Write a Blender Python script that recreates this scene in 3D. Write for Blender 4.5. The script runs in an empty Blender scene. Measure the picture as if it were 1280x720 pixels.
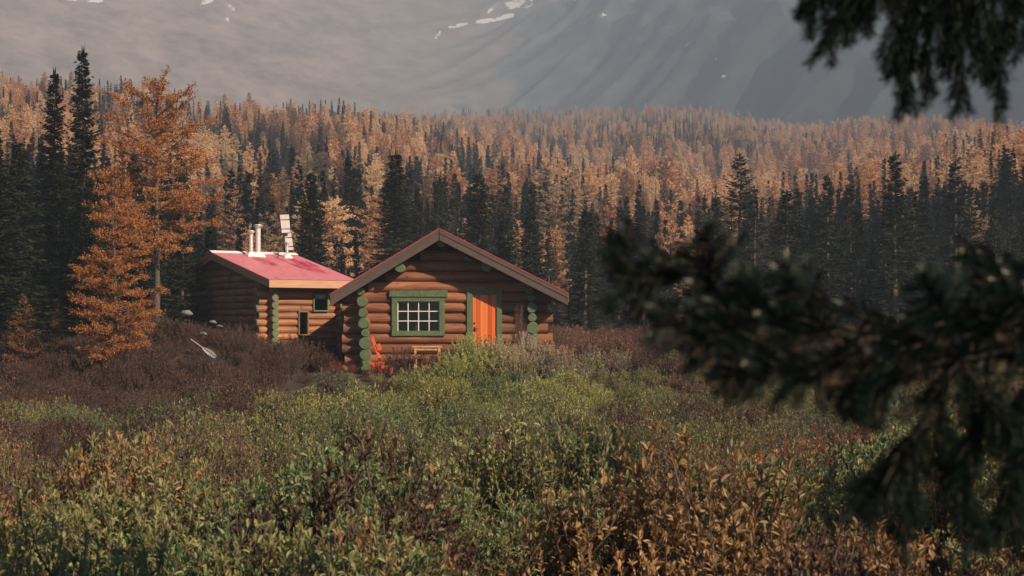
import bpy, math, random
import numpy as np
from mathutils import Vector, Matrix, noise
PI = math.pi
F = 1777.8; HZ = 400.0; CZ = 2.35
scene = bpy.context.scene
COL = scene.collection
def sm(t): t = min(1.0, max(0.0, t)); return t*t*(3-2*t)
def lerp(a, b, t): return a+(b-a)*t
def at(px, py, y): return Vector(((px-640)/F*y, y, CZ+(HZ-py)/F*y))
def interp(x, pts):
    if x <= pts[0][0]: return pts[0][1]
    for (a, va), (b, vb) in zip(pts, pts[1:]):
        if x <= b: return lerp(va, vb, sm((x-a)/(b-a)))
    return pts[-1][1]
# ------------------------------------------------------------------ tags
def tag(o, label=None, cat=None, group=None, kind=None):
    if label: o['label'] = label
    if cat: o['category'] = cat
    if group: o['group'] = group
    if kind: o['kind'] = kind
    return o
def empty(name, loc, rz=0.0):
    o = bpy.data.objects.new(name, None); o.location = loc; o.rotation_euler = (0, 0, rz)
    o.empty_display_size = .2
    COL.objects.link(o); return o
class MB:
    def __init__(s): s.v = []; s.f = []; s.m = []; s.sm = []
    def add(s, vs, fs, m=0, smooth=False):
        b = len(s.v); s.v.extend([tuple(p) for p in vs])
        for f in fs: s.f.append(tuple(i+b for i in f)); s.m.append(m); s.sm.append(smooth)
    def box(s, x0, x1, y0, y1, z0, z1, m=0, mat=None):
        vs = [(x0,y0,z0),(x1,y0,z0),(x1,y1,z0),(x0,y1,z0),(x0,y0,z1),(x1,y0,z1),(x1,y1,z1),(x0,y1,z1)]
        if mat: vs = [mat@Vector(p) for p in vs]
        s.add(vs, [(0,3,2,1),(4,5,6,7),(0,1,5,4),(1,2,6,5),(2,3,7,6),(3,0,4,7)], m)
    def tube(s, pts, rad, n=8, m=0, cap=True, wob=0.0, seed=0):
        pts = [Vector(p) for p in pts]
        if not hasattr(rad, '__len__'): rad = [rad]*len(pts)
        vs = []; fs = []
        for i, p in enumerate(pts):
            d = (pts[min(i+1, len(pts)-1)]-pts[max(i-1, 0)]).normalized()
            a = d.cross(Vector((0,0,1)) if abs(d.z) < .9 else Vector((0,1,0))).normalized(); b = a.cross(d).normalized()
            for k in range(n):
                t = 2*PI*k/n
                r = rad[i]
                if wob: r *= 1+wob*noise.noise(Vector((p.x*1.3+seed*7.1+math.cos(t)*.6, p.y*1.3+math.sin(t)*.6, p.z*3+seed)))
                vs.append(p+(a*math.cos(t)+b*math.sin(t))*r)
        for i in range(len(pts)-1):
            for k in range(n):
                k2 = (k+1) % n
                fs.append((i*n+k, (i+1)*n+k, (i+1)*n+k2, i*n+k2))
        s.add(vs, fs, m, True)
        if cap:
            s.add(vs[:n], [tuple(range(n))], m); s.add(vs[-n:], [tuple(reversed(range(n)))], m)
    def mesh(s, name, mats):
        me = bpy.data.meshes.new(name); me.from_pydata(s.v, [], s.f)
        for m in (mats if isinstance(mats, (list, tuple)) else [mats]): me.materials.append(m)
        me.polygons.foreach_set('material_index', s.m); me.polygons.foreach_set('use_smooth', s.sm)
        me.update(); return me
    def build(s, name, mats, parent=None, bevel=0):
        o = bpy.data.objects.new(name, s.mesh(name, mats)); COL.objects.link(o); o.parent = parent
        if bevel:
            b = o.modifiers.new('b', 'BEVEL'); b.width = bevel; b.segments = 2; b.limit_method = 'ANGLE'
        return o
# ------------------------------------------------------------------ materials
def newmat(name):
    m = bpy.data.materials.new(name); m.use_nodes = True; nt = m.node_tree
    for n in list(nt.nodes): nt.nodes.remove(n)
    return m, nt, nt.nodes.new('ShaderNodeOutputMaterial')
def N(nt, t, **kw):
    n = nt.nodes.new(t)
    for k, v in kw.items():
        if k.startswith('i_'): n.inputs[k[2:].replace('_', ' ')].default_value = v
        else: setattr(n, k, v)
    return n
def ramp(nt, fac, stops):
    r = nt.nodes.new('ShaderNodeValToRGB'); e = r.color_ramp.elements
    while len(e) < len(stops): e.new(.5)
    for k, (p, c) in enumerate(stops): e[k].position = p; e[k].color = (*c, 1)
    nt.links.new(fac, r.inputs[0]); return r.outputs[0]
def mixc(nt, fac, a, b, mode='MIX'):
    n = nt.nodes.new('ShaderNodeMix'); n.data_type = 'RGBA'; n.blend_type = mode
    for sock, v in ((n.inputs[0], fac), (n.inputs[6], a), (n.inputs[7], b)):
        if hasattr(v, 'is_linked'): nt.links.new(v, sock)
        elif isinstance(v, (int, float)): sock.default_value = v
        else: sock.default_value = (*v, 1)
    return n.outputs[2]
def math_(nt, op, a, b=None, clamp=False):
    n = nt.nodes.new('ShaderNodeMath'); n.operation = op; n.use_clamp = clamp
    for k, v in ((0, a), (1, b)):
        if v is None: continue
        if hasattr(v, 'is_linked'): nt.links.new(v, n.inputs[k])
        else: n.inputs[k].default_value = v
    return n.outputs[0]
def noise_(nt, scale, vec=None, detail=5, rough=.6, sc3=None, dist=0):
    n = nt.nodes.new('ShaderNodeTexNoise'); n.inputs['Scale'].default_value = scale
    n.inputs['Detail'].default_value = detail; n.inputs['Roughness'].default_value = rough; n.inputs['Distortion'].default_value = dist
    if vec is None: vec = nt.nodes.new('ShaderNodeTexCoord').outputs['Object']
    if sc3:
        mp = nt.nodes.new('ShaderNodeMapping'); mp.inputs['Scale'].default_value = sc3
        nt.links.new(vec, mp.inputs[0]); vec = mp.outputs[0]
    nt.links.new(vec, n.inputs['Vector']); return n.outputs['Fac']
def pbr(nt, out, color, rough=.8, metal=0., bump=None, bs=.3, bd=.01, spec=.5):
    p = nt.nodes.new('ShaderNodeBsdfPrincipled')
    if hasattr(color, 'is_linked'): nt.links.new(color, p.inputs['Base Color'])
    else: p.inputs['Base Color'].default_value = (*color, 1)
    if hasattr(rough, 'is_linked'): nt.links.new(rough, p.inputs['Roughness'])
    else: p.inputs['Roughness'].default_value = rough
    p.inputs['Metallic'].default_value = metal; p.inputs['Specular IOR Level'].default_value = spec
    if bump is not None:
        b = nt.nodes.new('ShaderNodeBump'); b.inputs['Strength'].default_value = bs; b.inputs['Distance'].default_value = bd
        nt.links.new(bump, b.inputs['Height']); nt.links.new(b.outputs[0], p.inputs['Normal'])
    nt.links.new(p.outputs[0], out.inputs[0]); return p
def simple(name, c1, c2, scale=6, rough=.75, metal=0., bump=.2, sc3=None, spec=.4):
    m, nt, out = newmat(name)
    f = noise_(nt, scale, sc3=sc3)
    pbr(nt, out, ramp(nt, f, [(.3, c1), (.7, c2)]), rough, metal, f, bump, .01, spec); return m
def log_mat(name, base, dark, gold):
    m, nt, out = newmat(name)
    streak = noise_(nt, 1, sc3=(1.2, 26, 26), detail=6)
    patch = noise_(nt, .9, sc3=(.6, 1.5, 3.2), detail=3)
    fine = noise_(nt, 5, sc3=(1.5, 30, 30), detail=4)
    c = ramp(nt, streak, [(.28, dark), (.5, base), (.75, gold)])
    c = mixc(nt, ramp(nt, patch, [(.42, (0,0,0)), (.66, (.75,.75,.75))]), c, dark)
    crack = ramp(nt, fine, [(.30, (1,1,1)), (.36, (0,0,0))])
    c = mixc(nt, crack, c, (dark[0]*.4, dark[1]*.4, dark[2]*.4))
    vo = nt.nodes.new('ShaderNodeTexVoronoi'); vo.inputs['Scale'].default_value = 2.4
    nt.links.new(nt.nodes.new('ShaderNodeTexCoord').outputs['Object'], vo.inputs[0])
    c = mixc(nt, ramp(nt, vo.outputs['Distance'], [(.07, (.8,.8,.8)), (.12, (0,0,0))]), c, (.06, .03, .015))
    gi_ = N(nt, 'ShaderNodeNewGeometry')
    c = mixc(nt, 1., c, ramp(nt, gi_.outputs['Random Per Island'], [(0, (.62,.60,.60)), (.5, (.95,.95,.95)), (1, (1.2,1.14,1.05))]), 'MULTIPLY')
    pbr(nt, out, c, .66, 0, streak, .6, .014, .3); return m
M = {}
M['log'] = log_mat('peeled_log', (.27,.115,.060), (.095,.042,.026), (.38,.18,.09))
M['log2'] = log_mat('golden_log', (.34,.155,.075), (.15,.066,.035), (.46,.24,.115))
m, nt, out = newmat('green_paint')
f = noise_(nt, 9); fc = noise_(nt, 38, detail=6)
c = mixc(nt, ramp(nt, fc, [(.64, (0,0,0)), (.70, (.8,.8,.8))]), ramp(nt, f, [(.3, (.058,.098,.040)), (.7, (.105,.155,.068))]), (.14,.085,.05))
vo = nt.nodes.new('ShaderNodeTexVoronoi'); vo.feature = 'DISTANCE_TO_EDGE'; vo.inputs['Scale'].default_value = 7; nt.links.new(nt.nodes.new('ShaderNodeTexCoord').outputs['Object'], vo.inputs[0])
c = mixc(nt, ramp(nt, vo.outputs['Distance'], [(.01, (.8,.8,.8)), (.03, (0,0,0))]), c, (.03,.035,.02))
pbr(nt, out, c, .65, 0, fc, .4, .006); M['green'] = m
M['door'] = None
m, nt, out = newmat('orange_door_wood')
tc = nt.nodes.new('ShaderNodeTexCoord').outputs['Object']
sep = nt.nodes.new('ShaderNodeSeparateXYZ'); nt.links.new(tc, sep.inputs[0])
pl = math_(nt, 'FRACT', math_(nt, 'MULTIPLY', sep.outputs[0], 8.0))
groove = ramp(nt, pl, [(0, (0,0,0)), (.05, (0,0,0)), (.10, (1,1,1)), (.95, (1,1,1))])
idn = nt.nodes.new('ShaderNodeTexWhiteNoise'); idn.noise_dimensions = '1D'
nt.links.new(math_(nt, 'FLOOR', math_(nt, 'MULTIPLY', sep.outputs[0], 8.0)), idn.inputs['W'])
gr = noise_(nt, 1, sc3=(40, 40, 1.2))
c = ramp(nt, math_(nt, 'ADD', math_(nt, 'MULTIPLY', gr, .6), math_(nt, 'MULTIPLY', idn.outputs[0], .45)), [(.25, (.40,.075,.014)), (.55, (.64,.135,.022)), (.85, (.80,.25,.055))])
c = mixc(nt, groove, (.16,.03,.01), c)
pbr(nt, out, c, .45, 0, groove, .4, .01); M['door'] = m
M['chair'] = simple('orange_stained_wood', (.42,.065,.020), (.60,.12,.035), 4, .5, sc3=(1,1,8))
M['bench'] = simple('pale_bench_wood', (.38,.20,.10), (.58,.34,.17), 5, .6, sc3=(.5,6,6))
M['fascia'] = simple('weathered_grey_brown_board', (.055,.038,.034), (.105,.075,.068), 4, .8, sc3=(.6,10,10))
M['fascia2'] = simple('tan_board', (.36,.20,.115), (.50,.30,.18), 4, .7, sc3=(.6,10,10))
M['redmetal'] = simple('red_metal_edge', (.30,.035,.045), (.42,.07,.08), 12, .45)
M['dark'] = simple('dark_interior_timber', (.03,.018,.012), (.06,.035,.022), 3, .9)
M['white'] = simple('white_paint', (.62,.60,.57), (.78,.76,.73), 8, .5)
M['backsheet'] = simple('panel_back_sheet', (.30,.27,.27), (.42,.38,.38), 5, .5)
M['galv'] = simple('galvanised_pipe', (.50,.48,.47), (.66,.63,.61), 14, .42, .35)
M['blackmetal'] = simple('black_iron', (.018,.017,.016), (.035,.032,.03), 20, .5)
M['stone'] = simple('grey_field_stone', (.09,.085,.08), (.20,.185,.175), 5, .9, bump=.5)
M['tarp'] = simple('black_tarpaulin', (.010,.010,.011), (.022,.021,.022), 3, .85, bump=.6, spec=.15)
M['brownwin'] = simple('brown_window_frame', (.10,.055,.035), (.17,.10,.06), 6, .6)
M['bark'] = simple('grey_brown_bark', (.045,.034,.028), (.12,.095,.08), 14, .95, sc3=(3,3,1), bump=.8)
M['darkbark'] = simple('dark_bark', (.012,.010,.009), (.035,.028,.024), 30, .9)
M['stem'] = simple('purple_brown_stem', (.055,.036,.034), (.13,.085,.07), 20, .8)
m, nt, out = newmat('window_glass')
g = N(nt, 'ShaderNodeBsdfGlossy'); g.inputs['Roughness'].default_value = .03; g.inputs['Color'].default_value = (.9,.92,.95,1)
t = N(nt, 'ShaderNodeBsdfTransparent'); t.inputs['Color'].default_value = (.75,.8,.8,1)
fr = N(nt, 'ShaderNodeFresnel'); fr.inputs[0].default_value = 1.32
mx = N(nt, 'ShaderNodeMixShader'); nt.links.new(fr.outputs[0], mx.inputs[0]); nt.links.new(t.outputs[0], mx.inputs[1]); nt.links.new(g.outputs[0], mx.inputs[2])
nt.links.new(mx.outputs[0], out.inputs[0]); M['glass'] = m
m, nt, out = newmat('bottle_glass'); pbr(nt, out, (.55,.6,.58), .15); M['bottle'] = m
# roof of the side cabin: red ribbed metal, frosted, red showing where it has thawed below the pipes
m, nt, out = newmat('frosted_red_roof')
tc = nt.nodes.new('ShaderNodeTexCoord').outputs['Object']
sep = nt.nodes.new('ShaderNodeSeparateXYZ'); nt.links.new(tc, sep.inputs[0])
X, Y = sep.outputs[0], sep.outputs[1]
def patchf(cx, cy, rx, ry, sl=0):
    xx = math_(nt, 'SUBTRACT', math_(nt, 'SUBTRACT', X, cx), math_(nt, 'MULTIPLY', math_(nt, 'SUBTRACT', Y, cy), sl))
    a = math_(nt, 'POWER', math_(nt, 'ABSOLUTE', math_(nt, 'DIVIDE', xx, rx)), 2.)
    b = math_(nt, 'POWER', math_(nt, 'ABSOLUTE', math_(nt, 'DIVIDE', math_(nt, 'SUBTRACT', Y, cy), ry)), 4.)
    return math_(nt, 'SUBTRACT', 1.25, math_(nt, 'ADD', a, b), True)
ps = patchf(1.45, 3.6, .34, 1.0)
for q in ((2.95, 3.2, .26, 2.0), (2.40, 3.4, .09, 1.6), (2.62, 2.3, .14, 1.1), (3.3, 3.3, .1, .8)): ps = math_(nt, 'MAXIMUM', ps, patchf(*q))
brk = noise_(nt, 1, sc3=(9, 1.1, 4), detail=4)
melt = math_(nt, 'MULTIPLY', ps, ramp(nt, brk, [(.38, (.15,.15,.15)), (.52, (1,1,1))]))
dash = ramp(nt, noise_(nt, 1, sc3=(7, 1.6, 3), detail=5), [(.60, (0,0,0)), (.68, (.7,.7,.7))])
melt = math_(nt, 'MAXIMUM', melt, dash, True)
frost = mixc(nt, noise_(nt, 3), (.52,.12,.155), (.64,.26,.285))
pbr(nt, out, mixc(nt, melt, frost, (.36,.010,.032)), .42, 0, None); M['roof2'] = m
# foliage
def leaf_mat(name, stops, transl=.3, src='object', rough=.6, noise_scale=None, spec=.3):
    """colour from the per-plant random number (or the instancer tint), varied leaf by leaf through noise"""
    m, nt, out = newmat(name)
    if src == 'tint':
        a = N(nt, 'ShaderNodeAttribute', attribute_type='INSTANCER', attribute_name='tint'); c = a.outputs['Color']
    elif src == 'color':
        a = N(nt, 'ShaderNodeObjectInfo'); c = a.outputs['Color']
    else:
        a = N(nt, 'ShaderNodeObjectInfo'); c = ramp(nt, math_(nt, 'ADD', math_(nt, 'MULTIPLY', a.outputs['Random'], .55), math_(nt, 'SUBTRACT', math_(nt, 'MULTIPLY', noise_(nt, .035, a.outputs['Location'], 2), 1.5), .52), True), stops)
    g = N(nt, 'ShaderNodeNewGeometry')
    wn = nt.nodes.new('ShaderNodeTexWhiteNoise'); wn.noise_dimensions = '1D'; nt.links.new(g.outputs['Random Per Island'], wn.inputs['W'])
    isl = wn.outputs['Value']
    c = mixc(nt, 1.0, c, ramp(nt, isl, [(0, (.55,.55,.5)), (.5, (1,1,1)), (1, (1.0,.98,.95))]), 'MULTIPLY')
    if src in ('tint', 'color'):
        c = mixc(nt, ramp(nt, wn.outputs['Value'], [(.90, (0,0,0)), (.92, (.5,.5,.5)), (1, (.85,.85,.85))]), c, (.32,.18,.08))
    p = nt.nodes.new('ShaderNodeBsdfPrincipled'); nt.links.new(c, p.inputs['Base Color']); p.inputs['Roughness'].default_value = rough
    p.inputs['Specular IOR Level'].default_value = spec
    if transl:
        t = N(nt, 'ShaderNodeBsdfTranslucent'); nt.links.new(c, t.inputs[0])
        mx = N(nt, 'ShaderNodeMixShader'); mx.inputs[0].default_value = transl
        nt.links.new(p.outputs[0], mx.inputs[1]); nt.links.new(t.outputs[0], mx.inputs[2]); nt.links.new(mx.outputs[0], out.inputs[0])
    else: nt.links.new(p.outputs[0], out.inputs[0])
    return m
SPR = [(0, (.012,.018,.011)), (.5, (.022,.031,.017)), (1, (.042,.052,.026))]
LAR = [(0, (.17,.11,.085)), (.22, (.30,.18,.12)), (.38, (.66,.34,.17)), (.54, (.88,.56,.33)), (.75, (.90,.66,.42)), (.9, (.72,.57,.33)), (1, (.36,.36,.20))]
M['needle'] = leaf_mat('spruce_needles', SPR, .08)
M['needle_near'] = leaf_mat('near_spruce_needles', [(0, (.008,.020,.015)), (1, (.013,.028,.019))], .1, spec=.5, rough=.45)
M['larch'] = leaf_mat('golden_larch_needles', LAR, .38)
M['larch_hero'] = leaf_mat('orange_larch_needles', [(0, (.42,.17,.06)), (1, (.46,.21,.08))], .35)
M['larch_dull'] = leaf_mat('russet_larch_needles', [(0, (.20,.085,.04)), (1, (.27,.12,.05))], .3)
M['leaf_tint'] = leaf_mat('shrub_leaves', None, .25, 'tint', .5)
M['leaf_obj'] = leaf_mat('bush_leaves', None, .42, 'color', .5)
m, nt, out = newmat('forest_soil')
f1 = noise_(nt, .9, detail=8); f2 = noise_(nt, .05, detail=6)
c = mixc(nt, f2, ramp(nt, f1, [(.3, (.020,.014,.010)), (.6, (.05,.035,.022)), (.8, (.075,.065,.03))]), (.05,.032,.018))
pbr(nt, out, c, .95, 0, f1, .6, .1); M['ground'] = m
# ------------------------------------------------------------------ terrain
ZC = [(-.55, 74), (-.36, 68), (-.135, 57.5), (0, 46), (.07, 36), (.15, 27), (.25, 24), (.36, 27), (.55, 34)]
RC = [(-.55, 430), (-.36, 430), (0, 410), (.15, 330), (.36, 250), (.55, 240)]
Z2 = [(-.3, 150), (0, 168), (.12, 172), (.22, 150), (.36, 122), (.55, 100)]
R2 = [(-.3, 1200), (.12, 1190), (.36, 960), (.55, 850)]
def hill(x, y):
    u = x/max(y, 60.)
    zc = interp(u, ZC); rc = interp(u, RC)
    t = (y-72)/(rc-72)
    if t <= 0: return 0.
    if t <= 1:
        z = zc*t**1.30
        z += 1.6*math.sin(t*PI)*noise.noise(Vector((x*.018, y*.022, 3)))*min(1, t*4)*2
        return z
    r2 = interp(u, R2); z2 = interp(u, Z2)
    t2 = (y-rc)/(r2-rc)
    dip = -9*math.exp(-((y-rc-60)/50.)**2)*sm((y-rc)/30.)
    z = zc+dip+(z2-zc)*min(1., t2)**1.15 if t2 > 0 else zc
    z += 8*noise.noise(Vector((x*.006, y*.006, 9)))*sm(t2*3)
    if t2 > 1: z -= 40*sm((y-r2)/200.)
    return z
def ground(x, y):
    g = interp(y, [(3, .45), (26, -.30), (40, -.30), (46, .60), (62, 1.0)])
    if y > 24 : g += .45*math.exp(-((x-.3)/3.6)**2-((y-42.3)/3.2)**2)
    g += 1.0*math.exp(-((x+11.6)/2.6)**2-((y-50.0)/2.6)**2)
    g += .12*noise.noise(Vector((x*.25, y*.25, 1)))*(1 if y < 44 or y > 56 or abs(x+4) > 9 else .2)
    if 5 < y < 42: g += .30*noise.noise(Vector((x*.42, y*.42, 11)))*sm((y-5)/6)*sm((42-y)/4)
    return g+hill(x, y)
def grid_mesh(name, P, mat, smooth=True):
    nr, nc = P.shape[:2]
    idx = np.arange(nr*nc).reshape(nr, nc)
    q = np.stack([idx[:-1,:-1], idx[:-1,1:], idx[1:,1:], idx[1:,:-1]], -1).reshape(-1, 4)
    me = bpy.data.meshes.new(name); me.from_pydata(P.reshape(-1, 3).tolist(), [], q.tolist()); me.materials.append(mat)
    me.polygons.foreach_set('use_smooth', [smooth]*len(me.polygons)); me.update()
    o = bpy.data.objects.new(name, me); COL.objects.link(o); return o
ys = [-40.]
while ys[-1] < 1500: ys.append(ys[-1]+(1.0 if ys[-1] < 70 else .02*ys[-1]-.4+1.0*.5))
P = np.zeros((len(ys), 221, 3))
for i, y in enumerate(ys):
    w = max(60., .8*y)
    for j in range(221):
        x = (j/110.-1); x = w*(.35*x+.65*x**3) if y < 70 else w*x
        P[i, j] = (x, y, ground(x, y))
tag(grid_mesh('ground', P, M['ground']), kind='structure')
# mountain
def mtn(x, y):
    right = .90*x; left = -.36*x
    k = 90.
    f = k*np.log(np.exp(right/k)+np.exp(left/k))-k*.69
    base = 232+.60*(y-1700)+f
    return base
us = np.linspace(-.56, .56, 520)
rows = 260
P = np.zeros((rows, len(us), 3))
snowlines = [([(75,-6),(95,-3),(125,-2)], 4.5), ([(252,4),(262,1),(270,-4)], 2.2), ([(287,8),(291,11)], 2.6), ([(283,23),(285,25)], 1.6),
 ([(541,53),(544,48),(550,41)], 1.8), ([(562,34),(577,31),(586,29)], 1.7), ([(596,28),(618,24),(640,19)], 2.2), ([(610,16),(616,11),(623,6)], 2.2), ([(633,8),(648,5),(662,5)], 5.0), ([(646,-4),(662,-2)], 5), ([(752,20),(758,16),(766,11)], 2.8), ([(716,-6),(722,2)], 2.2),
 ([(858,57),(862,53),(866,51)], 1.6), ([(894,74),(896,74)], 1.4), ([(904,95),(906,95)], 1.4), ([(836,44),(838,43)], .9), ([(985,2),(990,0)], 2)]
segs = [(np.array(a, float), np.array(b, float), r) for L, r in snowlines for a, b in zip(L, L[1:])]
snow = np.zeros((rows, len(us)))
for j, u in enumerate(us):
    # march along the line of sight family: rows spread between foot and crest
    yf = 1350 if abs(u) < .15 else 900
    ya = np.linspace(820, 3000, 2000); xa = u*ya; za = mtn(xa, ya)
    ang = (za-CZ)/ya
    # keep rows dense between the angles that the photo shows
    lo = .08; hi = .235
    y0 = np.interp(lo, ang, ya); y1 = np.interp(hi, ang, ya)
    yy = np.concatenate([np.linspace(y0, y1, rows-40), np.linspace(y1, y1+170, 41)[1:]])
    for i, y in enumerate(yy):
        x = u*y; z = float(mtn(x, y))
        w = sm((x+250)/300.)              # downhill direction: to the lower left on the right flank, to the lower right on the left
        ac1 = (.60*x-.90*y)/1.08; al1 = (.90*x+.60*y)/1.08
        ac2 = (.60*x+.36*y)/.70; al2 = (-.36*x+.60*y)/.70
        h1 = 1-abs(noise.noise(Vector((ac1*.011, al1*.0016, 1))))*2.2
        h2 = 1-abs(noise.noise(Vector((ac2*.009, al2*.0013, 5))))*2.2
        g = w*h1*26+(1-w)*h2*3.5
        g += 9*(w*noise.noise(Vector((ac1*.035, al1*.006, 2)))+(1-w)*.5*noise.noise(Vector((ac2*.03, al2*.005, 2))))*.8
        fx = (z-CZ)/y
        rocky = sm((fx-.15)/.05)*sm((u+.02)/.1)
        if rocky > 0:
            g += rocky*18*(1-2*abs(noise.noise(Vector((x*.014, y*.014, z*.02)))))+rocky*7*noise.noise(Vector((x*.06, y*.06, 4)))
        z += g
        if y > y1+250: z += (y-y1-250)*.0
        P[i, j] = (x, y, z)
P_MAX = P[..., 2].max(); print('mtn', P_MAX, P[...,1].max(), P[...,0].min())
PX = 640+F*P[..., 0]/P[..., 1]; PY = HZ-F*(P[..., 2]-CZ)/P[..., 1]
snow = np.full(PX.shape, 99.)
for a, b, r in segs:
    d = b-a; L2 = max((d**2).sum(), 1e-6)
    t = np.clip(((PX-a[0])*d[0]+(PY-a[1])*d[1])/L2, 0, 1)
    dd = np.hypot(PX-a[0]-t*d[0], PY-a[1]-t*d[1])-r
    snow = np.minimum(snow, dd)
m, nt, out = newmat('mountain_rock_painted_light')
tc = nt.nodes.new('ShaderNodeTexCoord').outputs['Object']
n1 = noise_(nt, .014, tc, 9, .7); n2 = noise_(nt, .05, tc, 6, .7)
c = ramp(nt, n1, [(.34, (.11,.11,.11)), (.5, (.20,.195,.19)), (.64, (.30,.29,.275))])
mpp = nt.nodes.new('ShaderNodeMapping'); mpp.inputs['Rotation'].default_value = (0, 0, -math.radians(33)); mpp.inputs['Scale'].default_value = (.0035, .045, .0035); nt.links.new(tc, mpp.inputs[0])
n3 = noise_(nt, 1, mpp.outputs[0], 7, .65, dist=.4)
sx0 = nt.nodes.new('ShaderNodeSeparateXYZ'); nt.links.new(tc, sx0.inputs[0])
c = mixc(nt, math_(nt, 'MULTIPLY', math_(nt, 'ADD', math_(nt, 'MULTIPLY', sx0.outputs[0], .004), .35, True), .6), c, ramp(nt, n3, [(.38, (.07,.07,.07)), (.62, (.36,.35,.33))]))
c = mixc(nt, .30, c, ramp(nt, n2, [(.35, (.08,.075,.07)), (.65, (.30,.29,.27))]))
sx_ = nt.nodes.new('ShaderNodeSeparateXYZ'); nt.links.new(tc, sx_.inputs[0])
flank_light = math_(nt, 'ADD', math_(nt, 'MULTIPLY', sx_.outputs[0], .0022), math_(nt, 'MULTIPLY', math_(nt, 'SUBTRACT', n1, .5), 1.2))
c = mixc(nt, 1., c, ramp(nt, math_(nt, 'ADD', flank_light, .45, True), [(0, (1.6,1.32,1.2)), (.42, (1.15,1.15,1.15)), (.58, (.50,.60,.70)), (1, (.16,.25,.33))]), 'MULTIPLY')  # warm light on the left, blue shade on the right painted into the rock
at_ = N(nt, 'ShaderNodeAttribute', attribute_name='snow')
sn = math_(nt, 'ADD', at_.outputs['Fac'], math_(nt, 'MULTIPLY', math_(nt, 'SUBTRACT', n2, .5), 6.))
mask = ramp(nt, math_(nt, 'MULTIPLY', sn, .3), [(0, (1,1,1)), (.12, (0,0,0))])
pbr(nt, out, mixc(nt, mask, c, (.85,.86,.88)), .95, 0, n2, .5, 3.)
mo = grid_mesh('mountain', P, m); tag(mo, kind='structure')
atr = mo.data.attributes.new('snow', 'FLOAT', 'POINT'); atr.data.foreach_set('value', np.clip(snow, 0, 3).reshape(-1).astype(np.float32))
# ------------------------------------------------------------------ logs
def log(mb, p0, p1, r, seed=0, n=14, m=0, taper=.05):
    p0 = Vector(p0); p1 = Vector(p1); L = (p1-p0).length; k = max(3, int(L/.3))
    mb.tube([p0.lerp(p1, i/k) for i in range(k+1)], [r*(1+taper*(.5-i/k)*(1 if seed % 2 else -1)) for i in range(k+1)], n, m, True, .09, seed)
def cuts(x0, x1, holes):
    segs = [(x0, x1)]
    for a, b in holes:
        ns = []
        for s0, s1 in segs:
            if b <= s0 or a >= s1: ns.append((s0, s1)); continue
            if a > s0: ns.append((s0, a))
            if b < s1: ns.append((b, s1))
        segs = ns
    return segs
def disc(parent, c, r, name='log_end', mat=None, axis='y', depth=.05, seed=0):
    mb = MB(); n = 18
    rr = [r*(1+.05*math.sin(3*2*PI*k/n+seed)+.03*math.sin(2*2*PI*k/n+seed*2.3)) for k in range(n)]
    vs = []
    for d, sc in ((0, .93), (.012, 1.0), (depth, 1.0)):
        for k in range(n):
            t = 2*PI*k/n; a = math.cos(t)*rr[k]*sc; b = math.sin(t)*rr[k]*sc
            vs.append((c[0]+a, c[1]+d, c[2]+b) if axis == 'y' else (c[0]+d, c[1]+a, c[2]+b))
    fs = [tuple(range(n)) if axis != 'y' else tuple(range(n))]
    for j in range(2):
        for k in range(n): fs.append((j*n+k, j*n+(k+1) % n, (j+1)*n+(k+1) % n, (j+1)*n+k))
    fs.append(tuple(range(2*n, 3*n)))
    mb.add(vs, fs); o = mb.build(name, mat or M['green'], parent); return o
# ------------------------------------------------------------------ main cabin (local origin at (-2.1, 47, .6))
OX, OY, OZ = -2.1, 47.0, .55
cab = empty('log_cabin', (OX, OY, OZ))
tag(cab, 'gabled log cabin with green trimmed window and bright orange door', 'cabin', 'log cabins')
def cx(px): return (px-640)/37.83-OX
def cz(py): return CZ+(400-py)/37.83-OZ
WX0, WX1 = cx(430), cx(686)
LX, RX = cx(455), cx(665)
APX, APZ = cx(551), CZ+(400-285.0)/38.65-OZ
LTX, LTZ = (413-640)/38.65-OX, CZ+(400-367)/38.65-OZ
RTX, RTZ = (710-640)/38.65-OX, CZ+(400-366)/38.65-OZ
def roofz(x): return lerp(APZ, LTZ, (APX-x)/(APX-LTX)) if x < APX else lerp(APZ, RTZ, (x-APX)/(RTX-APX))
wx0, wx1, wz0, wz1 = cx(497.5), cx(549.8), cz(413.4), cz(377)
dx0, dx1, dz0, dz1 = cx(590.8), cx(620.9), cz(447), cz(368.7)
mb = MB(); pitch = .343; k = 0; z = cz(449.5)-2*pitch
while True:
    xr = (WX0+random.Random(k).uniform(-.08, .05), WX1+random.Random(k+50).uniform(-.04, .14))
    if z+pitch*.5 > roofz(LX)-.45:
        # gable courses stop at the underside of the roof
        zz = z+.12
        xl = APX-(APZ-.34-zz)*(APX-LTX)/(APZ-LTZ); xrr = APX+(APZ-.34-zz)*(RTX-APX)/(APZ-RTZ)
        if xrr-xl < .3: break
        xr = (max(xr[0], xl), min(xr[1], xrr))
    holes = []
    if z+.12 > wz0-.05 and z-.12 < wz1+.05: holes.append((wx0-.02, wx1+.02))
    if z+.12 > dz0 and z-.12 < dz1+.05: holes.append((dx0-.02, dx1+.02))
    for a, b in cuts(xr[0], xr[1], holes): log(mb, (a, 0, z), (b, 0, z), .176+random.Random(k*3).uniform(-.006, .012), k, 18)
    z += pitch*(1+random.Random(k+9).uniform(-.03, .03)); k += 1
    if k > 24: break
fw = mb.build('front_wall', M['log'], cab)
mb = MB()   # chinking behind the logs, with the two openings left free
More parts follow.
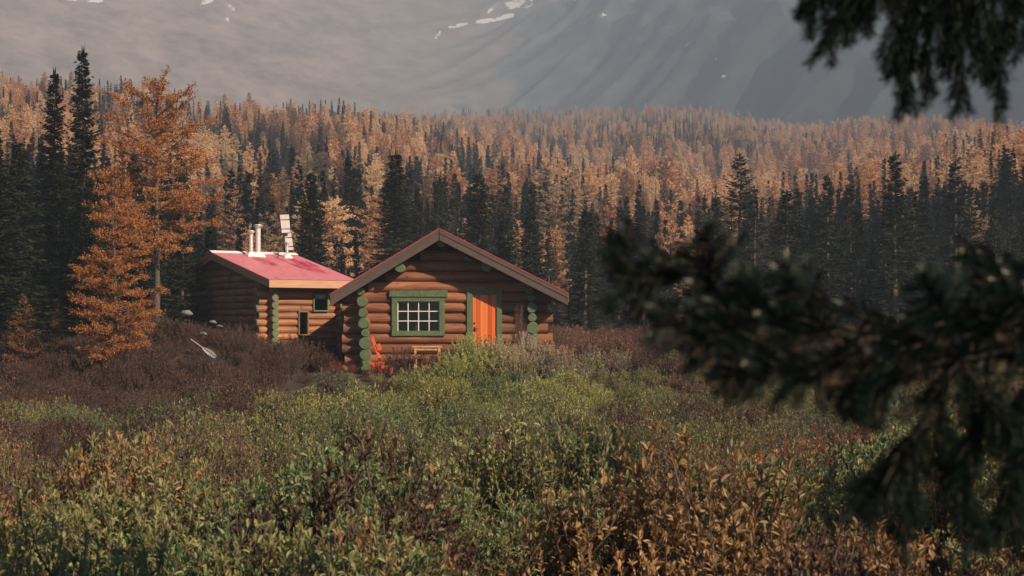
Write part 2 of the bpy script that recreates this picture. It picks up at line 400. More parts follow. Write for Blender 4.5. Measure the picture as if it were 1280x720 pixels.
for (a, b, c_, d) in ((LX+.1, wx0-.02, -.4, 2.9), (wx0-.02, wx1+.02, -.4, wz0-.02), (wx0-.02, wx1+.02, wz1+.02, 2.9), (wx1+.02, dx0-.02, -.4, 2.9), (dx0-.02, dx1+.02, dz1+.02, 2.9), (dx1+.02, RX-.1, -.4, 2.9)):
    mb.box(a, b, -.03, .09, c_, d)
mb.build('chinking', M['dark'], fw)
def side_list(px_list): return [(cz_(p), r/38.2) for p, r in px_list]
def cz_(py): return CZ+(400-py)/38.2-OZ
LC = [(364,5.0,450.5),(377,6.6,452.7),(391,5.6,453.6),(404,6.9,454.8),(416,4.9,456.6),(429,7.5,456.3),(443.5,7.0,456.9),(457.5,7.2,457.2),(471,6.8,457)]
RC_ = [(361,6.4,661.5),(372.6,4.4,663.9),(384.6,6.4,664.9),(396.8,5.4,665.3),(410,7.7,665.9),(423.6,6.1,666.8),(437,6.2,667.7),(450,7,667),(464,6.6,667)]
for lst, nm in ((LC, 'side_wall'), (RC_, 'side_wall')):
    mb = MB()
    for i, (py, r, px) in enumerate(lst):
        x = (px-640)/38.2-OX; z = CZ+(400-py)/38.2-OZ
        log(mb, (x, -.52, z), (x, 6.2, z), r/38.2*.97, i+30, 14)
    mb.build(nm, M['log'], cab)
    for i, (py, r, px) in enumerate(lst):
        x = (px-640)/38.2-OX; z = CZ+(400-py)/38.2-OZ
        disc(cab, (x, -.56, z), r/38.2, seed=i)
mb = MB()
for i in range(9): log(mb, (WX0, 5.7, cz(449.5)-.5+pitch*i), (WX1, 5.7, cz(449.5)-.5+pitch*i), .175, i+60)
for i in range(5):
    zz = cz(449.5)-.5+pitch*(9+i); xl = APX-(APZ-.34-zz-.12)*(APX-LTX)/(APZ-LTZ); xr_ = APX+(APZ-.34-zz-.12)*(RTX-APX)/(APZ-RTZ)
    if xr_-xl > .4: log(mb, (xl, 5.7, zz), (xr_, 5.7, zz), .175, i+80)
mb.build('back_wall', M['log'], cab)
for px, py, r in ((552, 303.5, .150), (500.3, 335, .155), (608.3, 333, .175)):
    x = (px-640)/38.4-OX; z = CZ+(400-py)/38.4-OZ
    mb = MB(); log(mb, (x, -.80, z), (x, 6.5, z), r*.97, 5); pu = mb.build('purlin', M['log'], cab)
    disc(pu, (x, -.84, z), r, seed=px)
# roof
def slab(mb, x0, z0, x1, z1, y0, y1, t, m=0, up=0.):
    mb.add([(x0,y0,z0+up),(x1,y0,z1+up),(x1,y1,z1+up),(x0,y1,z0+up),(x0,y0,z0+up-t),(x1,y0,z1+up-t),(x1,y1,z1+up-t),(x0,y1,z0+up-t)],
           [(0,1,2,3),(7,6,5,4),(0,4,5,1),(1,5,6,2),(2,6,7,3),(3,7,4,0)], m)
mb = MB(); slab(mb, LTX, LTZ, APX, APZ, -.94, 6.9, .22, 0, -.06); slab(mb, APX+.002, APZ, RTX, RTZ, -.94, 6.9, .22, 0, -.06)
rf = mb.build('roof', M['fascia'], cab)
mb = MB()
slab(mb, LTX-.03, LTZ-.018, APX-.002, APZ, -1.06, 6.95, .03, 0, 0.0); slab(mb, APX+.002, APZ, RTX+.03, RTZ-.012, -1.06, 6.95, .03, 0, 0.0)
mb.build('metal_sheeting', M['redmetal'], rf)
for (xa, za, xb, zb) in ((LTX, LTZ, APX-.012, APZ), (APX+.012, APZ, RTX, RTZ)):
    mb = MB(); slab(mb, xa, za, xb, zb, -1.03, -.98, .36, 0, -.035)
    r_ = mb.build('rake_board', M['fascia'], cab)
    mb = MB(); slab(mb, xa, za, xb, zb, -1.05, -1.032, .13, 0, -.037)
    mb.build('trim_strip', M['fascia'], r_)
mb = MB(); mb.box(RTX-.02, RTX+.012, -1.03, 6.9, RTZ-.30, RTZ-.06); mb.build('eave_board', M['bench'], cab)
mb = MB(); mb.box(LTX-.012, LTX+.02, -1.03, 6.9, LTZ-.30, LTZ-.06); mb.build('eave_board', M['fascia'], cab)
# window
win = empty('window', (0, 0, 0)); win.parent = cab
fx0, fx1, fz0, fz1 = cx(490.4), cx(556.3), cz(419.7), cz(371.3)
mb = MB()
mb.box(fx0, wx0, -.235, .08, fz0, fz1); mb.box(wx1, fx1, -.235, .08, fz0, fz1)
mb.box(wx0, wx1, -.235, .08, fz0, wz0); mb.box(wx0, wx1, -.235, .08, wz1, fz1)
wf = mb.build('frame', M['green'], win, .006)
mb = MB(); mb.box(cx(487.5), cx(559.8), -.275, -.05, fz1+.003, cz(363.3)); mb.build('header_board', M['green'], win, .006)
mb = MB()
for i in (1, 2, 3): xx = lerp(wx0, wx1, i/4.); mb.box(xx-.013, xx+.013, -.165, -.135, wz0, wz1)
for i in (1, 2):
    zz = lerp(wz0, wz1, i/3.)
    for j in range(4): mb.box(lerp(wx0, wx1, j/4.)+(.014 if j else 0), lerp(wx0, wx1, (j+1)/4.)-(.014 if j < 3 else 0), -.165, -.135, zz-.013, zz+.013)
for a, b, c_, d in ((wx0, wx0+.02, wz0, wz1), (wx1-.02, wx1, wz0, wz1)): mb.box(a, b, -.163, -.137, c_, d)
mb.build('muntin', M['white'], win)
mb = MB(); mb.box(wx0, wx1, -.125, -.119, wz0, wz1); mb.build('pane', M['glass'], win)
mb = MB(); mb.box(wx0-.3, wx1+.3, .02, .35, wz0-.06, wz0-.02); mb.build('inner_sill', M['log'], win)
b = MB(); b.tube([(0,0,0),(0,0,.16),(0,0,.2),(0,0,.26)], [.045,.045,.02,.018], 12)
bo = b.build('bottle', M['bottle']); bo.location = (OX+cx(520.3), OY+.0, OZ+wz0-.018)
tag(bo, 'small pale bottle standing inside the paned cabin window', 'bottle')
# door
mb = MB()
fx0, fx1, fz1 = cx(583.9), cx(627.4), cz(362.2)
mb.box(fx0, dx0, -.215, .1, dz0, fz1); mb.box(dx1, fx1, -.215, .1, dz0, fz1); mb.box(dx0, dx1, -.215, .1, dz1, fz1)
mb.build('door_frame', M['green'], cab, .006)
dr = empty('door', (dx0, -.17, dz0)); dr.parent = cab
mb = MB(); mb.box(.004, dx1-dx0-.004, 0, .05, .004, dz1-dz0-.004); mb.build('door_leaf', M['door'], dr)
mb = MB(); hx = cx(593.6)-dx0; hz = cz(411)-dz0
mb.box(hx-.025, hx+.025, -.015, -.001, hz-.10, hz+.06); mb.tube([(hx,-.015,hz),(hx,-.06,hz),(hx+.12,-.065,hz-.005)], .012, 8)
mb.build('handle', M['blackmetal'], dr)
mb = MB(); mb.tube([(hx,-.03,hz+.19),(hx,-.001,hz+.19)], .03, 12); mb.build('lock', M['blackmetal'], dr)
mb = MB(); mb.box(dx0-.2, dx1+.2, -.42, -.24, dz0-.10, dz0-.02); mb.build('door_sill', M['bench'], cab)
mb = MB(); rnd = random.Random(3)
for xx in np.arange(WX0+.3, WX1, .42):
    for s in range(2): mb.tube([(xx+rnd.uniform(-.05,.05), -.12-s*.05, -.75+s*.33), (xx+.36, -.12-s*.03, -.75+s*.33)], [.16, .15], 7, wob=.4, seed=int(xx*10))
mb.build('stone_footing', M['stone'], cab)
# ------------------------------------------------------------------ furniture by the cabin
ch = empty('wooden_chair', ((470-640)/F*45.9, 45.6, ground(-4.5, 45.6)))
tag(ch, 'orange plank lounge chair leaning back beside the left log column', 'chair')
ch['kind'] = 'object'; del ch['kind']
gz = ch.location.z
def chp(px, py): return ((px-470)/F*45.7, CZ+(400-py)/F*45.7-gz)
def plank(parent, name, a, b, t, y0, y1, mat, extra=None):
    (xa, za), (xb, zb) = chp(*a), chp(*b); d = Vector((xb-xa, 0, zb-za)); n = Vector((-d.z, 0, d.x)).normalized()*t/2
    mb = MB(); vs = []
    for y in (y0, y1):
        for q, s in (((xa, za), -1), ((xb, zb), -1), ((xb, zb), 1), ((xa, za), 1)): vs.append((q[0]+n.x*s, y, q[1]+n.z*s))
    mb.add(vs, [(0,1,2,3),(7,6,5,4),(0,4,5,1),(1,5,6,2),(2,6,7,3),(3,7,4,0)])
    return mb.build(name, mat, parent, .006)
for s in (-.28, -.14, 0, .14):
    plank(ch, 'back_slat', (466.5, 423.5-(3 if abs(s+.07) < .1 else 0)), (481.5, 463), .05, s, s+.125, M['chair'])
plank(ch, 'back_rail', (473.5, 430), (476, 438), .11, -.27, .26, M['chair'])
plank(ch, 'seat', (478, 462), (492, 457), .05, -.30, .28, M['chair'])
plank(ch, 'front_leg', (489, 457), (490, 470), .09, -.32, -.27, M['chair']); plank(ch, 'front_leg', (489, 457), (490, 470), .09, .25, .30, M['chair'])
plank(ch, 'side_panel', (465.5, 459.5), (480, 460.5), .40, -.35, -.305, M['chair']); plank(ch, 'side_panel', (465.5, 459.5), (480, 460.5), .40, .285, .32, M['chair'])
plank(ch, 'armrest', (473, 447), (490, 446.5), .035, -.38, -.27, M['chair']); plank(ch, 'armrest', (473, 447), (490, 446.5), .035, .25, .36, M['chair'])
bn = empty('wooden_bench', ((533.5-640)/F*46.0, 46.0, ground(-2.7, 46)))
tag(bn, 'pale wooden bench standing under the green framed window', 'bench')
gz = bn.location.z
w_ = 36/F*46/2; zt = CZ-(432.5-400)/F*46-gz
mb = MB(); mb.box(-w_, w_, -.02, .16, zt-.05, zt); mb.box(-w_, w_, .17, .35, zt-.052, zt-.002); mb.build('seat', M['bench'], bn, .006)
for xx in (-w_+.06, w_-.11):
    for yy in (0, .27):
        mb = MB(); mb.box(xx, xx+.07, yy, yy+.06, -.05, zt-.054); mb.build('leg', M['bench'], bn, .004)
mb = MB(); mb.box(-w_+.131, w_-.111, .02, .045, zt-.14, zt-.056); mb.build('stretcher', M['bench'], bn)
mb = MB(); rnd = random.Random(8)
st = empty('stone_slab_heap', (-4.45, 45.1, ground(-4.45, 45.1)))
# ------------------------------------------------------------------ side cabin
bpy.data.objects.remove(st)
E_ANG = math.radians(34.8)
D = (-8.86, 52.0); DZ = 3.81
s2 = empty('log_cabin', (D[0], D[1], .95), E_ANG)
tag(s2, 'smaller log cabin with frosted red metal roof and three flue pipes', 'cabin', 'log cabins')
Z0 = .95
EL, RL = 3.62, 5.4; RZ = 5.02-Z0; EZ = DZ-Z0; BY, BZ = 8.2, 4.35-Z0
def r2z(y): return lerp(EZ, RZ, y/RL) if y <= RL else lerp(RZ, BZ, (y-RL)/(BY-RL))
# roof sheet with real ribs
mb = MB(); nx = 216
for (ya, yb, nm) in ((-.05, RL, 0), (RL, BY, 0)):
    vs = []; fs = []; ny = 8
    for j in range(ny+1):
        y = lerp(ya, yb, j/ny)
        for i in range(nx+1):
            x = -.04+(EL+.08)*i/nx
            vs.append((x, y, r2z(y)+.035+.016*max(0., math.sin(x*2*PI/.115))**1.5))
    for j in range(ny):
        for i in range(nx): a = j*(nx+1)+i; fs.append((a, a+1, a+nx+2, a+nx+1))
    mb.add(vs, fs, 0, True)
r2 = mb.build('roof', M['roof2'], s2)
mb = MB()
for ya, yb in ((0, RL), (RL, BY)):
    za, zb = r2z(ya), r2z(yb)
    mb.add([(0,ya,za),(EL,ya,za),(EL,yb,zb),(0,yb,zb),(0,ya,za-.12),(EL,ya,za-.12),(EL,yb,zb-.12),(0,yb,zb-.12)], [(0,1,2,3),(7,6,5,4),(0,4,5,1),(1,5,6,2),(2,6,7,3),(3,7,4,0)])
mb.build('roof_deck', M['fascia2'], r2)
mb = MB()
for ya, yb in ((RL-.26, RL), (RL, RL+.26)):
    za, zb = r2z(ya)+.068, r2z(yb)+.068+(.03)
    if ya >= RL: za, zb = r2z(ya)+.098, r2z(yb)+.068
    mb.add([(-.07,ya,za),(EL+.07,ya,za),(EL+.07,yb,zb),(-.07,yb,zb),(-.07,ya,za-.015),(EL+.07,ya,za-.015),(EL+.07,yb,zb-.015),(-.07,yb,zb-.015)], [(0,1,2,3),(7,6,5,4),(0,4,5,1),(1,5,6,2),(2,6,7,3),(3,7,4,0)])
mb.build('ridge_cap', M['white'], r2)
mb = MB(); mb.box(-.03, EL+.03, -.035, -.002, EZ-.27, EZ+.02); mb.build('eave_board', M['fascia2'], s2, .005)
for xs, nm in ((-.035, 0), (EL+.003, 1)):
    for lay in (0, 1):
        mb = MB(); x0 = xs+(.035*lay if nm == 0 else -.035*lay)
        for ya, yb in ((0, RL), (RL, BY)):
            za, zb = r2z(ya)+.02-.15*lay, r2z(yb)+.02-.15*lay; t = .148
            mb.add([(x0,ya,za),(x0+.03,ya,za),(x0+.03,yb,zb),(x0,yb,zb),(x0,ya,za-t),(x0+.03,ya,za-t),(x0+.03,yb,zb-t),(x0,yb,zb-t)], [(0,1,2,3),(7,6,5,4),(0,4,5,1),(1,5,6,2),(2,6,7,3),(3,7,4,0)])
        mb.build('rake_board', M['fascia2'], s2)
cX, cY, cX2, cY2 = .40, .80, 3.22, 7.6
P2 = .262; nc = 10; zb0 = -.28
def z2k(k): return zb0+P2*k
# openings in the front wall, as local x and z
def fwx(px):   # pixel column to local x on the front wall plane
    u = (px-640)/F
    ca, sa = math.cos(E_ANG), math.sin(E_ANG)
    bx, by = D[0]-sa*(cY-.14), D[1]+ca*(cY-.14)
    return (u*by-bx)/(ca-u*sa)
def fwz(px, py):
    lx = fwx(px); y = D[1]+math.cos(E_ANG)*(cY-.14)+math.sin(E_ANG)*lx
    return CZ+(400-py)/F*y-Z0
W1 = (fwx(372.5), fwx(385.5), fwz(379, 419.5), fwz(379, 388.5)); W2 = (fwx(391), fwx(410.5), fwz(400, 389.5), fwz(400, 367))
mb = MB()
for k in range(12):
    z = z2k(k)
    if z > EZ-.15: break
    holes = [(w[0]+.03, w[1]-.03) for w in (W1, W2) if z+.09 > w[2]+.03 and z-.09 < w[3]-.03]
    for a, b in cuts(cX-.58+.1*(k % 2), cX2+.4, holes): log(mb, (a, cY, z), (b, cY, z), .137, k+7, 14)
    disc(s2, (cX-.61+.1*(k % 2), cY, z), .135, axis='x', seed=k)
fw2 = mb.build('front_wall', M['log2'], s2)
mb = MB(); holes = [(w[0]+.03, w[1]-.03) for w in (W1, W2)]
for a, b in cuts(cX, cX2, holes): mb.box(a, b, cY-.02, cY+.08, zb0-.2, EZ-.1)
for w in (W1, W2): mb.box(w[0]+.03, w[1]-.03, cY-.02, cY+.08, zb0-.2, w[2]+.03); mb.box(w[0]+.03, w[1]-.03, cY-.02, cY+.08, w[3]-.03, EZ-.1)
mb.build('chinking', M['dark'], fw2)
for X_ in (cX, cX2):
    mb = MB(); mb2 = MB(); k = 0
    while k < 18:
        z = z2k(k)+P2/2; y1 = cY2
        ylo = cY-.42
        if z > EZ-.1:
            ylo = max(ylo, (z+.16-EZ)/(RZ-EZ)*RL+.1); y1 = RL+(RZ-z-.16)/(RZ-BZ)*(BY-RL)
            y1 = min(y1, cY2)
            if y1-ylo < .5: break
        log(mb, (X_, ylo, z), (X_, y1+.3 if y1 == cY2 else y1, z), .135, k+17, 14)
        if z <= EZ-.1: disc(s2, (X_, ylo-.035, z), .135, seed=k+3)
        k += 1
    mb.build('side_wall', M['log2'], s2)
mb = MB()
for k in range(11): log(mb, (cX-.3, cY2, z2k(k)), (cX2+.3, cY2, z2k(k)), .137, k+7, 12)
mb.build('back_wall', M['log2'], s2)
for w, fm, lab in ((W1, M['brownwin'], 'narrow brown framed window'), (W2, M['green'], 'dark green framed window under the eave')):
    wi = empty('window', (0, 0, 0)); wi.parent = s2; wi['label'] = lab
    mb = MB(); a, b, c_, d = w; t = .055
    mb.box(a, a+t, cY-.19, cY+.1, c_, d); mb.box(b-t, b, cY-.19, cY+.1, c_, d); mb.box(a+t, b-t, cY-.19, cY+.1, c_, c_+t); mb.box(a+t, b-t, cY-.19, cY+.1, d-t, d)
    mb.build('frame', fm, wi, .004)
    mb = MB(); mb.box(a+t, b-t, cY-.10, cY-.09, c_+t, d-t); mb.build('pane', M['glass'], wi)
def flue(px_frac, yl, dia, ztop, base_w, lab):
    x = EL*px_frac; z = r2z(yl)+.05
    f = empty('flue_pipe', (x, yl, z)); f.parent = s2; f['label'] = lab
    mb = MB(); mb.tube([(0,0,-.1),(0,0,ztop-z-.10)], dia/2, 18)
    for q in (.35, .7): mb.tube([(0,0,(ztop-z)*q-.012),(0,0,(ztop-z)*q+.012)], dia/2+.006, 18)
    mb.build('pipe', M['galv'], f)
    mb = MB(); zt = ztop-z
    mb.tube([(0,0,zt-.16),(0,0,zt-.10),(0,0,zt-.095),(0,0,zt-.07)], [dia/2+.015, dia/2+.02, dia/2+.07, dia/2+.07], 18)
    mb.tube([(0,0,zt-.045),(0,0,zt-.02),(0,0,zt)], [dia/2+.075, dia/2+.08, dia/2+.02], 18)
    mb.tube([(0,0,zt-.08),(0,0,zt-.03)], dia/2+.01, 12); mb.build('cap', M['galv'], f)
    mb = MB(); h = base_w/2; sl = (RZ-EZ)/RL
    vs = [(-h,-h,-sl*h-.01),(h,-h,-sl*h-.01),(h,h*.6,sl*h*.6-.01),(-h,h*.6,sl*h*.6-.01)]; q = dia/2+.03
    vs += [(-h,-h,-sl*h+.03),(h,-h,-sl*h+.03),(h,h*.6,sl*h*.6+.03),(-h,h*.6,sl*h*.6+.03), (-q,-q,.12),(q,-q,.12),(q,q,.14),(-q,q,.14)]
    mb.add(vs, [(0,3,2,1),(0,1,5,4),(1,2,6,5),(2,3,7,6),(3,0,4,7),(4,5,9,8),(5,6,10,9),(6,7,11,10),(7,4,8,11),(8,9,10,11)])
    mb.build('flashing', M['white'], f)
flue(.39, 4.75, .165, 5.90-Z0+.02, .40, 'shorter of the paired flue pipes')
flue(.475, 4.75, .215, 6.17-Z0, .46, 'tallest flue pipe')
flue(.80, 4.55, .10, 5.52-Z0, .34, 'small thin flue pipe')
mb = MB(); mb.tube([(EL*.70, 4.6, r2z(4.6)), (EL*.70, 4.6, r2z(4.6)+.36)], .022, 8); mb.build('vent_rod', M['blackmetal'], s2)
# solar panel mast behind the side cabin
mx_ = at(355.5, 400, 60.5); gz = ground(mx_.x, 60.5)
ms = empty('solar_panel_mast', (mx_.x, 60.5, gz)); tag(ms, 'pair of tilted solar panels seen from behind on a dark mast above the red roof', 'solar panels')
def mp(px, py, dy=0): p = at(px, py, 60.5+dy); return (p.x-mx_.x, dy, p.z-gz)
mb = MB(); mb.tube([(0,0,-.2), mp(355.5, 285)], .035, 10); mb.build('pole', M['blackmetal'], ms)
for (tl, tr, bl, br) in (((349.5,268.6),(361,268),(352,291.5),(363,291)), ((355.5,291),(363.8,290.5),(356.5,313.3),(367,312.8))):
    q = [Vector(mp(*p, d)) for p, d in ((tl, -.28), (tr, -.10), (br, -.42), (bl, -.60))]
    nrm = (q[1]-q[0]).cross(q[3]-q[0]).normalized()*.02
    mb = MB(); mb.add([p+nrm for p in q]+[p-nrm for p in q], [(0,1,2,3),(7,6,5,4),(0,4,5,1),(1,5,6,2),(2,6,7,3),(3,7,4,0)]); pn = mb.build('panel', M['backsheet'], ms)
    mb = MB()
    for a in range(4): mb.tube([q[a], q[(a+1) % 4]], .024, 6)
    mb.build('frame', M['blackmetal'], pn)
    for t_ in (.28, .78):
        mb = MB(); mb.tube([q[0].lerp(q[3], t_)-Vector((.05,.05,0)), q[1].lerp(q[2], t_)+Vector((.03,-.05,0))], .016, 6)
        mb.build('strut', M['blackmetal'], ms)
mb = MB(); mb.tube([mp(355.5,300), mp(360,282,-.3)], .02, 6); mb.tube([mp(355.5,287), mp(357,274,-.25)], .02, 6); mb.build('bracket', M['blackmetal'], ms)
# dark covered heap with a paddle on it
hp = at(249, 445, 46.5); rnd = random.Random(5)
gzh = ground(hp.x, 46.5)
mb = MB(); n = 26; vs = []; fs = []
for j in range(11):
    for i in range(n):
        t = 2*PI*i/n; r = math.cos(j/10*PI/2)**.7; h = math.sin(j/10*PI/2)
        nn = 1+.16*noise.noise(Vector((math.cos(t)*2, math.sin(t)*2, j*.35)))+.05*math.sin(7*t+j)
        vs.append((.90*r*math.cos(t)*nn, .55*r*math.sin(t)*nn, .52*h*(1+.12*noise.noise(Vector((t, j*.4, 2))))-.05))
for j in range(10):
    for i in range(n): fs.append((j*n+i, j*n+(i+1) % n, (j+1)*n+(i+1) % n, (j+1)*n+i))
mb.add(vs, fs, 0, True); hpo = mb.build('covered_heap', M['tarp']); hpo.location = (hp.x, 46.5, gzh)
tag(hpo, 'low heap under a black tarpaulin between the orange larch and red-roofed cabin', 'covered heap')
pd = empty('paddle', (0, 0, 0)); a = at(240, 425, 45.9); b_ = at(270, 446.5, 45.6); pd.location = a
tag(pd, 'white bladed paddle lying on the black tarpaulin heap', 'paddle')
dv = (b_-a); mb = MB(); mb.tube([Vector((0,0,0))-dv*.05, dv*.5], .014, 8); mb.build('shaft', M['galv'], pd)
mb = MB(); ax = dv.normalized(); si = ax.cross(Vector((0,1,0))).normalized(); nn = Vector((0,.014,0)); prof = [(.44,.02),(.52,.05),(.66,.08),(.82,.09),(.93,.07),(1.0,.03)]
for k in range(len(prof)-1):
    t0, w0 = prof[k]; t1, w1 = prof[k+1]; A, B = dv*t0, dv*t1
    for sg in (-1, 1):
        mb.add([A+si*w0*sg-nn, B+si*w1*sg-nn, B+si*.012*sg-nn*.2, A+si*.012*sg-nn*.2, A+si*w0*sg+nn, B+si*w1*sg+nn, B+si*.012*sg+nn*.2, A+si*.012*sg+nn*.2],
               [(0,1,2,3),(7,6,5,4),(0,4,5,1),(1,5,6,2),(2,6,7,3),(3,7,4,0)])
mb.build('blade', M['galv'], pd)
for i, (px, py, w) in enumerate(((233, 391, .22), (266, 402, .13), (274.5, 407, .11), (254, 417, .14))):
    p = at(px, py, 48.7); mb = MB(); rr = random.Random(i)
    mb.tube([(-w, 0, 0), (-w*.5, 0, .03), (w*.4, 0, .02), (w, .02, -.02)], [.02, w*.45, w*.5, .02], 8, wob=.6, seed=i)
    o = mb.build('pale_rock', M['stone']); o.location = (p.x, 48.7, p.z-.03)
    tag(o, ('long pale rock on the brown bank beside the orange larch', 'rounded pale rock highest on the bank near the red-roofed cabin', 'small pale rock just right of the rounded one on the bank', 'flat pale rock low on the bank above the tarpaulin heap')[i], 'rock', 'pale rocks on the bank')
# ------------------------------------------------------------------ tree prototypes
def quads_mesh(name, Q, mat_idx, mats):
    """Q: (n,4,3) array"""
    n = len(Q); me = bpy.data.meshes.new(name)
    me.vertices.add(n*4); me.vertices.foreach_set('co', Q.reshape(-1).astype(np.float32))
    me.loops.add(n*4); me.loops.foreach_set('vertex_index', np.arange(n*4, dtype=np.int32))
    me.polygons.add(n); me.polygons.foreach_set('loop_start', np.arange(0, n*4, 4, dtype=np.int32)); me.polygons.foreach_set('loop_total', np.full(n, 4, dtype=np.int32))
    for m in mats: me.materials.append(m)
    me.polygons.foreach_set('material_index', np.full(n, mat_idx, dtype=np.int32))
    me.update(calc_edges=True); return me
def diamond(p, d, w, l, side):
    """thin leaf-shaped quad from p along d"""
    t = p+d*l; m = p+d*l*.45
    return [p, m+side*w, t, m-side*w]
def spruce_proto(seed, h, r, whorl_gap=.33, nb=7, step=.20, tw=.07, ragged=.35, power=.85, droop=.30, low=.05):
    R = np.random.RandomState(seed); Q = []; br = []
    z = h*low
    while z < h*.975:
        f = 1-z/h
        L0 = r*(f**power)+.10
        if f > .85: L0 *= .75+.25*(1-f)/.15
        for b in range(nb):
            if R.rand() < .12: continue
            a = R.rand()*2*PI; L = L0*(1-ragged*R.rand()**1.5)*(1+.12*R.randn()); L = max(.08, L)
            zz = z+R.uniform(-.5, .5)*whorl_gap
            up = .35*(1-f)-droop*f*1.1+R.uniform(-.1, .1)
            dx, dy = math.cos(a), math.sin(a)
            nst = max(2, int(L/step))
            br.append((a, L, zz, up))
            for k in range(nst+1):
                t = (k+R.rand()*.6)/(nst+.6); t = min(t, 1.)
                if t < .12 and L > .8: continue
                rad = L*t; pz = zz+up*L*t+.12*L*t*t
                p = np.array([dx*rad, dy*rad, pz])
                for sgn in (-1, 1, 0):
                    ang = a+sgn*R.uniform(.6, 1.15); l = (.20+.30*L*(1-t)*(.7+.6*R.rand()))*(1. if sgn else .9); l = min(l, .75)
                    d = np.array([math.cos(ang), math.sin(ang), R.uniform(-.45, .10)]); d /= np.linalg.norm(d)
                    s = np.cross(d, [0, 0, 1.]); s /= (np.linalg.norm(s)+1e-6); tilt = R.uniform(-.9, .9)
                    s = s*math.cos(tilt)+np.array([0, 0, 1.])*math.sin(tilt)
                    Q.append(diamond(p, d, tw*(.8+.5*R.rand()), l, s))
        z += whorl_gap*(.55+.45*f+.15*R.rand())
    for k in range(6): Q.append(diamond(np.array([0, 0, h*(.93+.008*k)]), np.array([.16*math.cos(k*2.1), .16*math.sin(k*2.1), 1.]), .035, h*.07*(1-.1*k), np.array([math.cos(k), math.sin(k), 0])))
    return np.array(Q), br
def trunk_mb(h, r0, br=None, seed=0, frac=.6, every=1, m=0, lean=.01):
    mb = MB(); n = 8; R = random.Random(seed)
    pts = [(lean*h*math.sin(i*.9+seed)*.5*(i/n), lean*h*math.cos(i*.7+seed)*.5*(i/n), h*.97*i/n-.25*(i == 0)) for i in range(n+1)]
    mb.tube(pts, [max(.008, r0*(1-i/n)**.8*(1.3 if i == 0 else 1)) for i in range(n+1)], 7, m)
    if br:
        for a, L, zz, up in br[::every]:
            mb.tube([(0,0,zz), (math.cos(a)*L*.5, math.sin(a)*L*.5, zz+up*L*.5+.03*L), (math.cos(a)*L*.92, math.sin(a)*L*.92, zz+up*L*.92+.1*L)], [.006+.010*L, .004+.006*L, .003], 3, m, False)
    return mb
def larch_proto(seed, h, r, nbr, tufts, tsize, conical=.7, spread=.11, sub=4, upb=.25, low=.10):
    R = np.random.RandomState(seed); Q = []; wood = []
    for b in range(nbr):
        f = (b+R.rand())/nbr; z = h*(low+(.98-low)*f)
        L = r*((1-f)**conical)*(.55+.6*R.rand())+.12
        if f < .15: L *= .75
        a = b*2.399+R.randn()*.4; up = upb*(f-.3)+R.uniform(-.15, .2); cur = R.uniform(-.1, .25)
        def pos(t, a=a, L=L, z=z, up=up, cur=cur): return np.array([math.cos(a+.25*t*cur*3)*L*t, math.sin(a+.25*t*cur*3)*L*t, z+up*L*t+cur*L*t*t])
        paths = [([pos(t) for t in np.linspace(0, 1, 6)], .008+.010*L)]
        for s in range(int(sub*L/r*1.6)+1):
            t0 = R.uniform(.25, .95); p0 = pos(t0); a2 = a+R.choice([-1, 1])*R.uniform(.5, 1.2); l2 = L*R.uniform(.2, .42)*(1.15-t0*.6); u2 = R.uniform(-.35, .45)
            paths.append(([p0+np.array([math.cos(a2), math.sin(a2), u2])*l2*q+np.array([0, 0, .12*l2*q*q]) for q in (0, .5, 1)], .006))
        for pth, rad in paths:
            wood.append((pth, rad))
            LL = sum(np.linalg.norm(pth[i+1]-pth[i]) for i in range(len(pth)-1))
            for k in range(int(LL*tufts)+1):
                q = R.rand()**.8*(len(pth)-1); i = min(int(q), len(pth)-2); p = pth[i]+(pth[i+1]-pth[i])*(q-i)
                p = p+R.randn(3)*spread*.35
                d = R.randn(3)*.7+np.array([0, 0, .25])+(pth[-1]-pth[0])/(LL+1e-6)*.6; d /= np.linalg.norm(d); s = np.cross(d, R.randn(3)); s /= np.linalg.norm(s)+1e-6
                Q.append(diamond(p, d, tsize*.28, tsize*(.7+.7*R.rand()), s))
    return np.array(Q), wood
def wood_mb(h, r0, wood, seed=0, m=0, every=1):
    mb = trunk_mb(h, r0, None, seed, m=m, lean=.015)
    for pth, rad in wood[::every]:
        n = len(pth); mb.tube([tuple(p) for p in pth], [rad*(1-.75*i/(n-1)) for i in range(n)], 4, m, False)
    return mb
def joined(name, Q, mb, fol, wood):
    me = quads_mesh(name, Q, 0, [fol, wood]) ; o = bpy.data.objects.new(name, me)
    tm = mb.mesh(name+'_w', [wood])
    import bmesh
    bm = bmesh.new(); bm.from_mesh(me); k = len(bm.faces); bm.from_mesh(tm)
    for i, f in enumerate(bm.faces):
        if i >= k: f.material_index = 1
    bm.to_mesh(me); bm.free(); bpy.data.meshes.remove(tm); return o
class Proto: pass
def sp(seed, h, r, **kw):
    p = Proto(); Q, br = spruce_proto(seed, h, r, **kw); p.h = h; p.crown = quads_mesh('crown', Q, 0, [M['needle']]); p.trunk = trunk_mb(h, .017*h, br, seed, every=2).mesh('trunk', M['bark']); return p
def la(seed, h, r, nbr, tufts, ts, mat=None, every=1, **kw):
    p = Proto(); Q, wd = larch_proto(seed, h, r, nbr, tufts, ts, **kw); p.h = h; p.crown = quads_mesh('crown', Q, 0, [mat or M['larch']]); p.trunk = wood_mb(h, .013*h, wd, seed, every=every).mesh('trunk', M['bark']); return p
SP = [sp(1, 12, 2.3, power=1.0), sp(2, 12, 1.8, ragged=.5, power=1.05), sp(3, 11, 2.5, ragged=.45, power=.95), sp(4, 13, 1.7, power=.95, ragged=.45), sp(5, 10, 2.2, ragged=.55, nb=6, power=1.05, whorl_gap=.4)]
